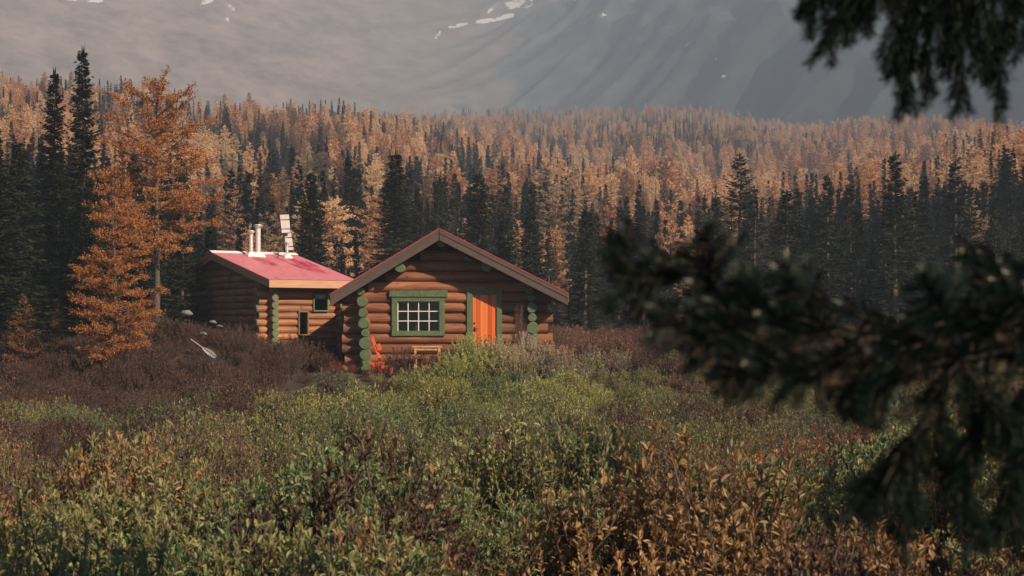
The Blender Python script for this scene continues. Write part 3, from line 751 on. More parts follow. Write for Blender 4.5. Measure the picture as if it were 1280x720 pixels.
LP = [la(11, 10, 1.9, 80, 46, .14, sub=4, low=.2), la(12, 10, 1.6, 80, 46, .14, conical=.5, sub=4), la(13, 9, 2.3, 70, 44, .14, conical=.5, sub=5, low=.25, upb=.6), la(14, 11, 1.9, 55, 34, .13, conical=.6, sub=4, upb=.5), la(15, 9, 1.8, 34, 30, .13, conical=.45, sub=5, upb=.7, low=.3)]
LOW = []
for s, h, r in ((21, 12, 2.3), (22, 12, 1.9), (23, 13, 2.0)):
    Q, br = spruce_proto(s, h, r, whorl_gap=.50, nb=6, step=.40, tw=.13, ragged=.45, power=1.1); LOW.append(joined('far_spruce', Q, trunk_mb(h, .2, None, s), M['needle'], M['bark']))
LOWL = []
for s, h, r, c in ((31, 10, 2.1, .6), (32, 10, 1.8, .4), (33, 9, 2.5, .45), (34, 11, 2.0, .7), (35, 8, 2.3, .4)):
    Q, wd = larch_proto(s, h, r, 60, 11, .34, conical=c, sub=3, spread=.22, low=.18, upb=.5); LOWL.append(joined('far_larch', Q, wood_mb(h, .13, wd, s, every=3), M['larch'], M['bark']))
def tree(name, proto, x, y, h, label, cat, group=None, rz=0, wide=1., dz=-.1):
    t = empty(name, (x, y, ground(x, y)+dz), rz); s = h/proto.h
    tag(t, label, cat, group); t.scale = (s*wide, s*wide, s)
    for nm, me in (('trunk', proto.trunk), ('crown', proto.crown)):
        o = bpy.data.objects.new(nm, me); o.parent = t; COL.objects.link(o)
    return t
def hero(name, proto, px, pytop, y, label, cat='tree', wide=1., rz=0, group=None):
    x = (px-640)/F*y; z = ground(x, y)-.1; h = CZ+(HZ-pytop)/F*y-z
    return tree(name, proto, x, y, h, label, cat, group, rz, wide)
# hero trees
HS = sp(41, 12, 2.2, whorl_gap=.24, nb=9, step=.14, tw=.045, ragged=.45, power=.95)
HS2 = sp(42, 12, 2.6, whorl_gap=.42, nb=8, step=.15, tw=.05, ragged=.4, power=.72, droop=.2)
HS3 = sp(43, 12, 3.3, whorl_gap=.28, nb=9, step=.15, tw=.05, ragged=.45, power=.9)
HL = la(51, 9.5, 2.4, 78, 78, .070, M['larch_hero'], conical=.36, sub=7, upb=.8, spread=.12, low=.36)
HL2 = la(52, 7.0, 1.9, 90, 105, .062, M['larch_hero'], conical=.75, sub=8, spread=.12)
HL3 = la(53, 4, .9, 45, 60, .07, M['larch_dull'], conical=.8, sub=5)
heroes = []
def H(*a, **k): o = hero(*a, **k); heroes.append((o.location.x, o.location.y, k.get('r', 1.5))); return o
def HH(*a, **k): o = hero(*a, **k); heroes.append((o.location.x, o.location.y, 1.3)); return o
HH('larch_tree', HL, 196, 98, 52, 'tallest orange larch with open spreading branches left of the red-roofed cabin', cat='tree', wide=1.02, rz=1.0)
HH('larch_tree', HL2, 143, 200, 45, 'bushy cone-shaped orange larch in front of the tallest one', wide=1.0, rz=2.2)
HH('larch_tree', HL3, 30, 366, 46, 'low reddish brown young larch near the left edge of the meadow', wide=1.1)
HH('larch_tree', HL3, 70, 372, 47, 'thin reddish brown young larch just left of the bushy orange larch', wide=.7, rz=1)
HH('spruce_tree', HS, 103, 56, 60, 'very tall slender dark spruce, highest tree at the upper left', wide=.80)
HH('spruce_tree', HS, 68, 84, 62, 'second tallest slender dark spruce just left of the highest one', wide=.72, rz=2)
HH('spruce_tree', HS3, 22, 176, 54, 'broad black-green spruce beside the left edge of the photo', wide=1.1)
HH('spruce_tree', HS3, -32, 120, 58, 'tall broad dark spruce cut by the left edge of the photo', wide=1.0, rz=1)
HH('spruce_tree', HS3, 72, 200, 56, 'broad dark spruce standing in front of the two slender ones', wide=.95, rz=3)
HH('spruce_tree', HS3, -5, 190, 50.5, 'dark spruce in the left corner of the wood behind the reddish young larch', wide=1.1, rz=2)
HH('spruce_tree', HS3, 262, 285, 62, 'lower dark spruce at the left end of the red roof', wide=1.1, rz=2)
HH('spruce_tree', HS3, 168, 205, 62, 'dark spruce between the highest spruce and the tallest larch', wide=1.0, rz=3)
HH('spruce_tree', HS3, 120, 225, 58, 'dark spruce directly behind the bushy orange larch', wide=1.0, rz=4)
HH('spruce_tree', HS3, 228, 262, 57, 'dense dark spruce right behind the trunk of the tallest larch', wide=1.15, rz=2)
HH('spruce_tree', HS3, 388, 214, 74, 'broad dark spruce right of the solar panels behind the red roof', wide=.85, rz=.4)
HH('spruce_tree', HS, 494, 188, 84, 'tall pointed spruce above the left slope of the gabled roof', wide=1.45, rz=1)
HH('spruce_tree', HS3, 522, 232, 80, 'broad ragged spruce left of the gable peak', wide=.62, rz=2)
HH('spruce_tree', HS2, 548, 215, 82, 'ragged spruce rising straight behind the gable peak', wide=.62, rz=1)
HH('spruce_tree', HS, 598, 214, 86, 'slim spruce just right of the gable peak', wide=1.45, rz=5)
HH('spruce_tree', HS3, 632, 230, 78, 'dark spruce above the middle of the right roof slope', wide=.7, rz=3)
HH('spruce_tree', HS3, 664, 232, 76, 'dark spruce above the lower right roof slope', wide=.72, rz=.5)
HH('spruce_tree', HS, 734, 262, 76, 'dark pointed spruce just right of the gabled cabin', wide=1.45, rz=.9)
HH('spruce_tree', HS3, 738, 358, 64, 'small low spruce at the forest foot right of the gabled cabin', wide=.8, rz=2.9)
HH('spruce_tree', HS2, 925, 190, 88, 'large layered spruce with gaps between its drooping boughs, right of centre', wide=1.12, rz=1.9)
HH('spruce_tree', HS3, 880, 315, 78, 'dark spruce left of the large layered one', wide=.8, rz=1.2)
HH('spruce_tree', HS, 1020, 262, 84, 'dark spruce right of the large layered one', wide=1.45, rz=.2)
HH('spruce_tree', HS, 1156, 248, 86, 'tall dark spruce above the dangling boughs at the right', wide=1.45, rz=4.2)
HH('spruce_tree', HS3, 1092, 300, 82, 'dark spruce midway between the two pointed spruces at the right', wide=.9, rz=4.2)
HH('spruce_tree', HS3, 1235, 285, 80, 'dark broad spruce near the right edge of the photo', wide=.9, rz=.2)
HH('larch_tree', LP[0], 695, 278, 92, 'yellow larch behind the lower right roof slope', wide=.8)
HH('larch_tree', LP[3], 862, 278, 86, 'pale yellow pointed larch left of the large layered spruce', wide=.9)
HH('larch_tree', LP[1], 822, 290, 92, 'pale thin larch with a visible stem behind the blurred bough tip', wide=.8)
HH('larch_tree', LP[2], 1222, 276, 110, 'bright orange larch standing alone among dark spruces at the right', wide=.7)
HH('larch_tree', LP[0], 312, 276, 72, 'small yellow larch between the flue pipes and the solar panels', wide=.65)
# forest
rnd = random.Random(77)
trees = []
def plarch(px, y, x):
    p = interp(y, [(90, -.05), (125, .08), (160, .26), (220, .50), (450, .56)])
    p += 1.0*noise.noise(Vector((x*.034, y*.020, 4.4)))+.5*noise.noise(Vector((x*.10, y*.06, 7.4)))
    if px < 240 and y < 210: p -= .75
    if px > 940: p -= .55*sm((px-940)/100)*(1-sm((y-120)/90))
    return p
y = 63.
while y < 450:
    sp_ = 2.6+y*.0045
    x = -.50*y
    while x < .50*y:
        xx = x+rnd.uniform(-.45, .45)*sp_; yy = y+rnd.uniform(-.5, .5)*sp_
        x += sp_
        px = 640+F*xx/yy
        if yy < 75 and 235 < px < 720: continue
        if yy < 72 and px > 700: continue
        if yy < 76 and rnd.random() < .35: continue
        if abs(xx+8) < 8 and yy < 66: continue
        if any((xx-a)**2+(yy-b)**2 < (1.5*r)**2 for a, b, r in heroes): continue
        if yy > interp(xx/yy, RC)+14: continue
        lar = rnd.random() < plarch(px, yy, xx)
        h = rnd.uniform(5.5, 9.5) if lar else rnd.uniform(4.5, 9.5)*interp(yy, [(90, .9), (120, 1.), (200, .8)])
        h *= interp(yy, [(120, 1.), (230, 1.12)])*(1+.35*noise.noise(Vector((xx*.05, yy*.03, 2.2))))
        if rnd.random() < .15: h *= .55
        if px < 230 and yy < 110: h *= 1.35
        if px > 1000 and yy < 150: h *= 1.15
        trees.append((xx, yy, h, lar, px))
    y += sp_
def zone(px, y, tall):
    Z = [(-200, 'at the left edge behind the orange larches'), (250, 'behind the red-roofed cabin'), (440, 'behind the gabled cabin'), (700, 'between the gabled cabin and the layered spruce'), (900, 'around the large layered spruce'), (1050, 'behind the hanging boughs at the right')]
    zt = [t for a, t in Z if px >= a][-1]
    return zt
ind = {True: [], False: []}; rest = []
for t in sorted(trees, key=lambda t: -t[2]/t[1]):
    inside = -60 < t[4] < 1340
    nh = 290 if t[3] else 275
    if inside and len(ind[t[3]]) < nh: ind[t[3]].append(t)
    else: rest.append(t)
for lar in (True, False):
    for i, (x, y, h, _, px) in enumerate(ind[lar]):
        pr = (LP if lar else SP)[(i*7+int(x*3)) % (len(LP) if lar else len(SP))]
        row = 'in the front rows' if y < 100 else ('part way up the slope' if y < 170 else 'higher on the slope')
        sz = 'tall' if h > 9.5 else ('young' if h < 6 else 'mid-sized')
        lab = f"{sz} {'golden larch' if lar else 'dark spruce'} {row} {zone(px, y, 0)}"
        tree('larch_tree' if lar else 'spruce_tree', pr, x, y, h, lab, 'tree', lab, rnd.uniform(0, 6.28), rnd.uniform(.95, 1.4) if lar else rnd.uniform(.85, 1.3))
# far slope across the valley
far = []
y = 300.
while y < 1260:
    sp_ = 3.6+.0052*y
    x = -.12*y
    while x < .50*y:
        xx = x+rnd.uniform(-.5, .5)*sp_; yy = y+rnd.uniform(-.5, .5)*sp_; x += sp_
        u = xx/yy
        if yy < interp(u, RC)+14 or yy > interp(u, R2)+15: continue
        lar = rnd.random() < .88+.9*noise.noise(Vector((xx*.006, yy*.006, 1.)))
        far.append((xx, yy, rnd.uniform(7, 14) if lar else rnd.uniform(6, 11), lar, 0))
    y += sp_
# ------------------------------------------------------------------ instancing helper for uncountable cover
def gn_scatter(name, pts, protos, kind_label=None, cat=None):
    """pts: list of (x,y,z,rotx,roty,rotz,scale,index,(r,g,b))"""
    me = bpy.data.meshes.new(name); n = len(pts)
    me.vertices.add(n); me.vertices.foreach_set('co', np.array([p[:3] for p in pts], dtype=np.float32).reshape(-1))
    def at(nm, ty, key, arr): a = me.attributes.new(nm, ty, 'POINT'); a.data.foreach_set(key, np.array(arr).reshape(-1))
    at('rot', 'FLOAT_VECTOR', 'vector', np.array([p[3:6] for p in pts], dtype=np.float32))
    at('scl', 'FLOAT', 'value', np.array([p[6] for p in pts], dtype=np.float32))
    at('idx', 'INT', 'value', np.array([p[7] for p in pts], dtype=np.int32))
    at('tint', 'FLOAT_COLOR', 'color', np.array([(*p[8], 1.) for p in pts], dtype=np.float32))
    ob = bpy.data.objects.new(name, me); COL.objects.link(ob)
    ng = bpy.data.node_groups.new(name+'_scatter', 'GeometryNodeTree')
    ng.interface.new_socket('Geometry', in_out='INPUT', socket_type='NodeSocketGeometry'); ng.interface.new_socket('Geometry', in_out='OUTPUT', socket_type='NodeSocketGeometry')
    nd = ng.nodes; gi = nd.new('NodeGroupInput'); go = nd.new('NodeGroupOutput'); iop = nd.new('GeometryNodeInstanceOnPoints'); jn = nd.new('GeometryNodeJoinGeometry')
    for p in reversed(protos):
        oi = nd.new('GeometryNodeObjectInfo'); oi.transform_space = 'ORIGINAL'; oi.inputs['Object'].default_value = p; oi.inputs['As Instance'].default_value = True
        ng.links.new(oi.outputs['Geometry'], jn.inputs[0])
    def na(nm, ty): a = nd.new('GeometryNodeInputNamedAttribute'); a.data_type = ty; a.inputs[0].default_value = nm; return a.outputs[0]
    ng.links.new(gi.outputs[0], iop.inputs['Points']); ng.links.new(jn.outputs[0], iop.inputs['Instance']); iop.inputs['Pick Instance'].default_value = True
    ng.links.new(na('idx', 'INT'), iop.inputs['Instance Index']); ng.links.new(na('scl', 'FLOAT'), iop.inputs['Scale'])
    e2r = nd.new('FunctionNodeEulerToRotation'); ng.links.new(na('rot', 'FLOAT_VECTOR'), e2r.inputs[0]); ng.links.new(e2r.outputs[0], iop.inputs['Rotation'])
    ng.links.new(iop.outputs[0], go.inputs[0])
    md = ob.modifiers.new('scatter', 'NODES'); md.node_group = ng
    tag(ob, kind_label, cat, None, 'stuff'); return ob
def tp(t, protos):
    x, y, h, lar, _ = t; s = h/11.
    return (x, y, ground(x, y)-.2, rnd.uniform(-.04, .04), rnd.uniform(-.04, .04), rnd.uniform(0, 6.28), s, rnd.randrange(len(protos)), (1, 1, 1))
gn_scatter('spruce_forest', [tp(t, LOW) for t in rest if not t[3]], LOW, 'dark spruces massed on the forested slope behind the cabins', 'forest')
gn_scatter('larch_forest', [tp(t, LOWL) for t in rest if t[3]], LOWL, 'golden larches massed on the sunlit slope behind the cabins', 'forest')
gn_scatter('distant_forest', [tp(t, LOWL) if t[3] else (lambda q: q[:7]+(q[7]+len(LOWL),)+q[8:])(tp(t, LOW)) for t in far], LOWL+LOW, 'hazy larch forest on the far rise below the mountain', 'forest')
# ------------------------------------------------------------------ shrubs
def shrub_proto(name, seed, nstem, h, spread, leaf, wid, nleaf, mat, top=.5, fold=True, twigs=2):
    R = np.random.RandomState(seed); LV = []; LF = []; mb = MB()
    for s in range(nstem):
        a = R.rand()*2*PI; lean = R.rand()**.6*spread; hh = h*(1-.35*(lean/spread)**2)*(.75+.4*R.rand())
        b0 = np.array([math.cos(a), math.sin(a), 0])*lean*.25; tip = np.array([math.cos(a)*lean, math.sin(a)*lean, hh]); mid = (b0+tip)/2+np.array([math.cos(a), math.sin(a), 0])*lean*.06+R.randn(3)*.02
        stems = [(b0, mid, tip)]
        for t in range(twigs):
            q = R.uniform(.4, .8); p0 = b0+(tip-b0)*q; a2 = R.rand()*2*PI; l2 = hh*R.uniform(.18, .34)
            stems.append((p0, p0+np.array([math.cos(a2)*.35, math.sin(a2)*.35, .5])*l2*.6, p0+np.array([math.cos(a2)*.45, math.sin(a2)*.45, 1.])*l2))
        for si, (p0, p1, p2) in enumerate(stems):
            mb.tube([p0, p1, p2], [.0055 if si == 0 else .0035, .004, .0022], 4, 1, False)
            nl = nleaf if si == 0 else int(nleaf*.6)
            for k in range(nl):
                q = 1-(R.rand()**1.6)*(top if si == 0 else .75)
                p = (p0*(1-q)**2+2*p1*q*(1-q)+p2*q*q) if False else (p0+(p1-p0)*q*2 if q < .5 else p1+(p2-p1)*(q-.5)*2)
                a3 = R.rand()*2*PI; el = R.uniform(.25, 1.25)+(.3 if q > .93 else 0)
                d = np.array([math.cos(a3)*math.cos(el), math.sin(a3)*math.cos(el), math.sin(el)]); sd = np.cross(d, [0, 0, 1.]); sd /= np.linalg.norm(sd)+1e-6
                roll = R.uniform(-.7, .7); up = np.cross(sd, d); sd = sd*math.cos(roll)+up*math.sin(roll); up = np.cross(sd, d)
                l = leaf*(.6+.6*R.rand()); w = wid*l/leaf*.5; cu = R.uniform(-.12, .3)*l
                b = len(LV)
                if fold:
                    LV += [p, p+d*l*.35+sd*w*.9-up*w*-.35, p+d*l*.72+sd*w*.8+up*(w*.3-cu*.4), p+d*l-up*cu, p+d*l*.72-sd*w*.8+up*(w*.3-cu*.4), p+d*l*.35-sd*w*.9+up*w*.35, p+d*l*.5-up*cu*.25]
                    LF += [(b, b+1, b+6), (b+1, b+2, b+6), (b+2, b+3, b+6), (b+3, b+4, b+6), (b+4, b+5, b+6), (b+5, b, b+6)]
                else:
                    LV += [p, p+d*l*.5+sd*w, p+d*l-up*cu, p+d*l*.5-sd*w]; LF += [(b, b+1, b+2, b+3)]
    mb.add(LV, LF, 0, False)
    o = bpy.data.objects.new(name, mb.mesh(name, [mat, M['stem']])); return o
NEARP = [shrub_proto('leafy_shrub', 100+i, 22, .95, .46, .054, .020, 26, M['leaf_tint'], .5) for i in range(4)]
MIDP = [shrub_proto('mid_shrub', 200+i, 28, .90, .50, .042, .016, 24, M['leaf_tint'], .55, False) for i in range(4)]
FINEP = [shrub_proto('fine_shrub', 300+i, 30, .85, .60, .055, .020, 26, M['leaf_tint'], .7, False) for i in range(4)]
BAREP = [shrub_proto('twiggy_shrub', 400+i, 30, .85, .50, .045, .016, 12, M['leaf_tint'], .5, False, 4) for i in range(2)]
C = dict(olive=(.22,.235,.10), green=(.17,.235,.10), ygreen=(.34,.36,.11), ochre=(.34,.21,.095), tan=(.27,.18,.095), brown=(.090,.058,.040), redbrown=(.088,.046,.035), orange=(.40,.13,.04), pink=(.24,.13,.095), grey=(.13,.135,.085), silver=(.30,.27,.22))
def pick(px, y):
    q = noise.noise(Vector((px*.011, math.log(y)*5.5, 2.)))*1.4+rnd.uniform(-.35, .35)
    L = sm((700-px)/500.)           # 1 at left
    if y < 11:
        if q > 1.05-px/1280*1.05: return 'ochre'
        return 'olive' if q > -.15 else ('green' if q > -.55 else 'brown')
    if y < 15:
        if px > 880 and q > .1: return 'orange' if q > .5 else 'ochre'
        if px < 420: return 'tan' if q > .55 else ('olive' if q > -.2 else 'brown')
        return 'ochre' if q > .65 else ('olive' if q > 0 else ('green' if q > -.4 else 'brown'))
    if y < 21:
        if px > 900: return 'orange' if q > .05 else ('tan' if q > -.3 else 'grey')
        if px < 430: return 'tan' if q > .45 else ('olive' if q > 0 else ('grey' if q > -.3 else 'brown'))
        return 'tan' if q > .45 else ('olive' if q > 0 else ('green' if q > -.3 else 'brown'))
    if y < 36:
        if px < 320: return ('redbrown' if q > .2 or y > 31 else 'olive') if q > -.2 else ('green' if q < -.45 else 'brown')
        if px > 760: return 'grey' if q > .1 else ('olive' if q > -.3 else 'brown')
        return 'green' if q > -.1 else ('ygreen' if rnd.random() < .5 else 'olive')
    if y < 44.5:
        if px < 360: return 'redbrown' if q > -.1 else ('grey' if q < -.4 else 'brown')
        if px < 520: return 'ygreen' if q > .2 else ('grey' if q > -.25 else 'brown')
        if px < 640: return 'ygreen' if q > -.3 else 'green'
        if px < 760: return 'silver' if q > .25 else ('ygreen' if q > -.25 else 'pink')
        return 'pink' if q > .2 else ('olive' if q > -.2 else 'brown')
    if px > 690: return 'pink' if q > -.2 else 'brown'
    return 'redbrown' if q > -.3 else 'brown'
S = {'n': [], 'm': [], 'f': []}
CL = {}
def clump(x, y):
    w = 1.15 if y < 9 else (1.5 if y < 20 else 2.0)
    lvl = 0 if y < 9 else (1 if y < 20 else 2)
    gi, gj = math.floor(x/w), math.floor(y/w); best = None
    for i in (-1, 0, 1):
        for j in (-1, 0, 1):
            key = (lvl, gi+i, gj+j)
            if key not in CL:
                q = random.Random(hash(key) & 0xffff); cxx, cyy = (gi+i+q.random())*w, (gj+j+q.random())*w
                cy2 = max(cyy, 4.2)
                CL[key] = (cxx, cyy, pick(640+F*cxx/cy2, cy2), q.uniform(.62, 1.28), q.uniform(.78, 1.25), w)
            c = CL[key]; d = (x-c[0])**2+(y-c[1])**2
            if best is None or d < best[0]: best = (d, c)
    return best
def allowed(x, y):
    lx, ly = x-OX, y-OY
    if WX0-.2 < lx < WX1+.3 and -.75 < ly < 7: return False
    if -6.9 < x < -.2 and 45.0 < y < 46.6: return False
    a = E_ANG; ex, ey = x-D[0], y-D[1]; qx = ex*math.cos(a)+ey*math.sin(a); qy = -ex*math.sin(a)+ey*math.cos(a)
    if -.4 < qx < 4.3 and .1 < qy < 8.5: return False
    if abs(x-hp.x) < 1.1 and abs(y-46.3) < 1.3: return False
    return True
y = 3.9
while y < 76:
    st_ = .30+.0095*y if y < 22 else (.50+.002*y if y < 36 else .46)
    x = -.46*y-1.2
    while x < .46*y+1.2:
        xx = x+rnd.uniform(-.5, .5)*st_; yy = y+rnd.uniform(-.5, .5)*st_; x += st_
        if yy < 4.5 or not allowed(xx, yy): continue
        px = 640+F*xx/yy
        hill_ = noise.noise(Vector((xx*.35, yy*.35, 8.)))
        d2, cp = clump(xx, yy); c = cp[2] if rnd.random() < .82 else pick(px, yy); cc = C[c]; v = rnd.uniform(.85, 1.15)*cp[4]; hv = rnd.uniform(-.08, .08)
        cc = (cc[0]*v*(1+hv), cc[1]*v, cc[2]*v)
        cl = noise.noise(Vector((xx*.75, yy*.75, 5.)))+.5*noise.noise(Vector((xx*.25, yy*.25, 6.)))
        if yy < 44 and (cl < -.55 or (yy < 36 and d2 > (.62*cp[5])**2 and rnd.random() < .5)): continue
        s = rnd.uniform(.85, 1.1)*cp[3]*(1.12-.42*min(1, d2/(.6*cp[5])**2))*(1+.25*cl)
        if yy > 38 and yy < 45.2 and -6.9 < xx < -3.8: s *= .33
        if yy > 40 and yy < 44.6 and -4.0 < xx < -2.6: s *= .5
        if c == 'redbrown': s *= .9
        if yy < 8: s = min(s, 1.02)
        bare = c in ('brown', 'redbrown') and rnd.random() < .3
        key = 'n' if yy < 12.5 else ('m' if yy < 24 else 'f')
        z = ground(xx, yy)-.04
        nb = 4
        idx = rnd.randrange(4) if not (bare) else 4+rnd.randrange(2)
        S[key].append((xx, yy, z, rnd.uniform(-.12, .12), rnd.uniform(-.12, .12), rnd.uniform(0, 6.28), s, idx, cc))
    y += st_
gn_scatter('leafy_undergrowth', S['n'], NEARP+BAREP, 'knee-high leafy shrubs with olive and ochre leaves filling the foreground', 'undergrowth')
gn_scatter('mixed_undergrowth', S['m'], MIDP+BAREP, 'mixed brown, orange and green shrubs in the middle of the meadow', 'undergrowth')
gn_scatter('willow_undergrowth', S['f'], FINEP+BAREP, 'low fine-leaved willow scrub spreading up to the cabins', 'undergrowth')
# single bushes that stand out
BIG = [shrub_proto('bush', 500+i, 52, 1.25, .9, .050, .020, 60, M['leaf_obj'], .75, False, 3) for i in range(3)]
BR = shrub_proto('bush', 510, 60, 1.5, .9, .042, .017, 16, M['leaf_obj'], .6, False, 5)
NRB = shrub_proto('bush', 520, 30, 1.15, .55, .055, .020, 16, M['leaf_obj'], .5, True, 2)
def bush(px, y, sc, proto, col, label, rz=0., dz=0.):
    x = (px-640)/F*y; t = empty('shrub', (x, y, ground(x, y)-.03+dz), rz); t.scale = (sc[0], sc[0], sc[1])
    tag(t, label, 'shrub')
    o = bpy.data.objects.new('foliage', proto.data); o.parent = t; o.color = (*col, 1); COL.objects.link(o)
bush(588, 42.6, (1.1, 1.15), BIG[0], (.56,.60,.22), 'bright yellow-green willow in front of the orange door\'s left side', 0)
bush(560, 42.2, (1.0, .68), BIG[1], (.52,.56,.20), 'yellow-green willow in front of the wooden bench', 1)
bush(622, 42.4, (1.1, 1.05), BIG[2], (.62,.56,.33), 'pale willow in front of the right side of the orange door', 2)
bush(655, 43.0, (1.0, 1.1), BIG[0], (.66,.58,.44), 'silvery tan willow in front of the right log column', 3)
bush(690, 43.4, (1.1, .95), BIG[1], (.60,.42,.30), 'pinkish tan willow at the right corner of the gabled cabin', 4)
bush(532, 41.6, (1.0, .36), BIG[2], (.52,.56,.20), 'low yellow-green willow right of the orange plank chair', 5)
bush(606, 42.0, (1.0, .95), BIG[1], (.56,.60,.22), 'yellow-green willow midway in front of the orange door', 3)
bush(576, 41.6, (1.0, .88), BIG[2], (.52,.56,.20), 'yellow-green willow between the bench and the orange door', 4)
bush(640, 42.0, (1.0, .9), BIG[2], (.62,.54,.34), 'tan leafed willow between the door and the right log column', 1)
bush(262, 44.6, (1.0, .55), BR, (.10,.055,.04), 'low dark brown bush in front of the tarpaulin heap', 1)
bush(238, 44.9, (1.0, .5), BR, (.09,.055,.045), 'low dark brown bush left of the tarpaulin heap', 3)
bush(648, 45.0, (.35, 1.35), BR, (.36,.20,.12), 'single tall leafy stem rising before the right log column', 0)
bush(840, 50.0, (1.2, 1.2), BR, (.17,.085,.055), 'big rounded brown bush right of the cabin under the blurred bough', 1)
bush(780, 52.0, (1.0, .9), BR, (.16,.085,.06), 'brown bush between the gabled cabin and the rounded brown bush', 2)
bush(190, 30.0, (.95, .85), BIG[1], (.085,.125,.055), 'grey-green willow alone among brown shrubs at the left', 2)
bush(965, 15.5, (1.0, .95), NRB, (.42,.13,.04), 'orange-red leafed shrub left of the dangling spruce bough', 0)
bush(1050, 17.5, (1.0, 1.0), NRB, (.44,.12,.04), 'orange-red leafed shrub partly behind the dangling spruce bough', 1)
bush(508, 38.5, (1.1, .38), BIG[0], (.50,.55,.18), 'low bright green willow down slope from the orange plank chair', 2)
bush(452, 37.5, (1.1, .38), BIG[1], (.44,.50,.17), 'low green willow below the left log column', 2)
bush(560, 38.5, (1.2, .75), BIG[0], (.54,.58,.20), 'wide yellow-green willow below the bench', 4)
bush(632, 38.0, (1.2, .8), BIG[1], (.58,.60,.24), 'wide pale green willow down slope from the right door post', 1)
bush(365, 46.5, (1.0, .8), BR, (.19,.085,.055), 'brown twiggy bush below the narrow cabin window', 3)
bush(300, 48.4, (1.2, .9), BR, (.16,.065,.045), 'reddish twiggy bush on the bank at the left corner of the red-roofed cabin', 4)
bush(425, 45.0, (.8, .35), BR, (.42,.07,.04), 'low red-leaved shrub between the two cabins', 5)
bush(700, 49.0, (1.0, .85), BR, (.26,.13,.09), 'pinkish twiggy bush just behind the right end of the gabled cabin', 1)
# ------------------------------------------------------------------ near spruce whose boughs hang into the view
ns = empty('spruce_tree', (2.75, 2.0, ground(2.75, 2.0)-.05))
tag(ns, 'nearest spruce, its dark blurred boughs hanging in from the right edge', 'tree')
nl = Vector(ns.location)
mb = MB(); mb.tube([(0,0,-.2),(0,0,3),(.03,.02,6),(0,0,9.5)], [.17,.13,.07,.01], 12); mb.build('trunk', M['bark'], ns)
Q, br = spruce_proto(61, 10, 1.35, whorl_gap=.3, nb=6, low=.36); cr = bpy.data.objects.new('crown', quads_mesh('crown', Q, 0, [M['needle']])); COL.objects.link(cr); cr.parent = ns
RB = np.random.RandomState(9)
def wp(px, py, d): return np.array(at(px, py, d))-np.array(nl)
def bough(paths, nlen=.0145):
    """each path is a twig: list of (px,py,depth); the first one starts at the trunk"""
    wood = MB(); Q = []
    def needles(p0, p1, dens):
        L = np.linalg.norm(p1-p0); ax = (p1-p0)/max(L, 1e-6); n = int(L*dens*2.1)
        a = np.cross(ax, [.3, .1, 1.]); a /= np.linalg.norm(a); b = np.cross(ax, a)
        t = RB.rand(n); th = RB.rand(n)*2*PI; ln = nlen*(.75+.45*RB.rand(n)); el = .55+.35*RB.rand(n)
        for k in range(n):
            p = p0+ax*L*t[k]; o = a*math.cos(th[k])+b*math.sin(th[k]); d = o*el[k]+ax*(1-el[k]*.55); d /= np.linalg.norm(d)
            s = np.cross(d, ax); s /= np.linalg.norm(s)+1e-6
            Q.append(diamond(p+o*.002, d, .0008, ln[k], s))
    for path, r, dens in paths:
        P_ = [np.array(p) for p in path]
        wood.tube([tuple(p) for p in P_], [max(.0018, r*.6*(1-.7*i/(len(P_)-1))) for i in range(len(P_))], 6, 0)
        if dens:
            for i in range(len(P_)-1): needles(P_[i], P_[i+1], dens)
    bo_ = wood.build('branch', M['darkbark'], ns)
    o = bpy.data.objects.new('needles', quads_mesh('needles', np.array(Q), 0, [M['needle_near']])); COL.objects.link(o); o.parent = bo_
    return bo_
def sub(path, frac0, n, l, spread, r=.002, dens=1900, down=0., rs=0):
    """side twigs off a path"""
    out_ = []; P_ = [np.array(p) for p in path]
    for k in range(n):
        q = (frac0+(1-frac0)*(k+RB.rand()*.7)/n)*(len(P_)-1); i = min(int(q), len(P_)-2); p = P_[i]+(P_[i+1]-P_[i])*(q-i); ax = P_[i+1]-P_[i]; ax /= np.linalg.norm(ax)
        sd = np.cross(ax, [0, 1., 0]); sd /= np.linalg.norm(sd)+1e-6; sgn = 1 if k % 2 else -1
        d = ax*.75+sd*sgn*spread*RB.uniform(.6, 1.1)+np.array([0, RB.uniform(-.6, .6), -down]); d /= np.linalg.norm(d); ll = l*RB.uniform(.6, 1.2)*(1-.6*(q/(len(P_)-1))**2)
        p1 = p+d*ll*.5; p2 = p+d*ll+np.array([0, 0, -down*.2*ll])
        out_.append(([p, p1, p2], r, dens))
    return out_
def W(L): return [wp(*p) for p in L]
allp = []
main = W([(1500,330,1.95),(1330,385,1.85),(1180,430,1.78),(1080,425,1.72),(980,398,1.68),(900,372,1.62),(850,345,1.6),(800,312,1.58),(764,298,1.56)])
allp.append((main, .011, 1500)); allp += sub(main, .12, 24, .072, .6, down=.35)
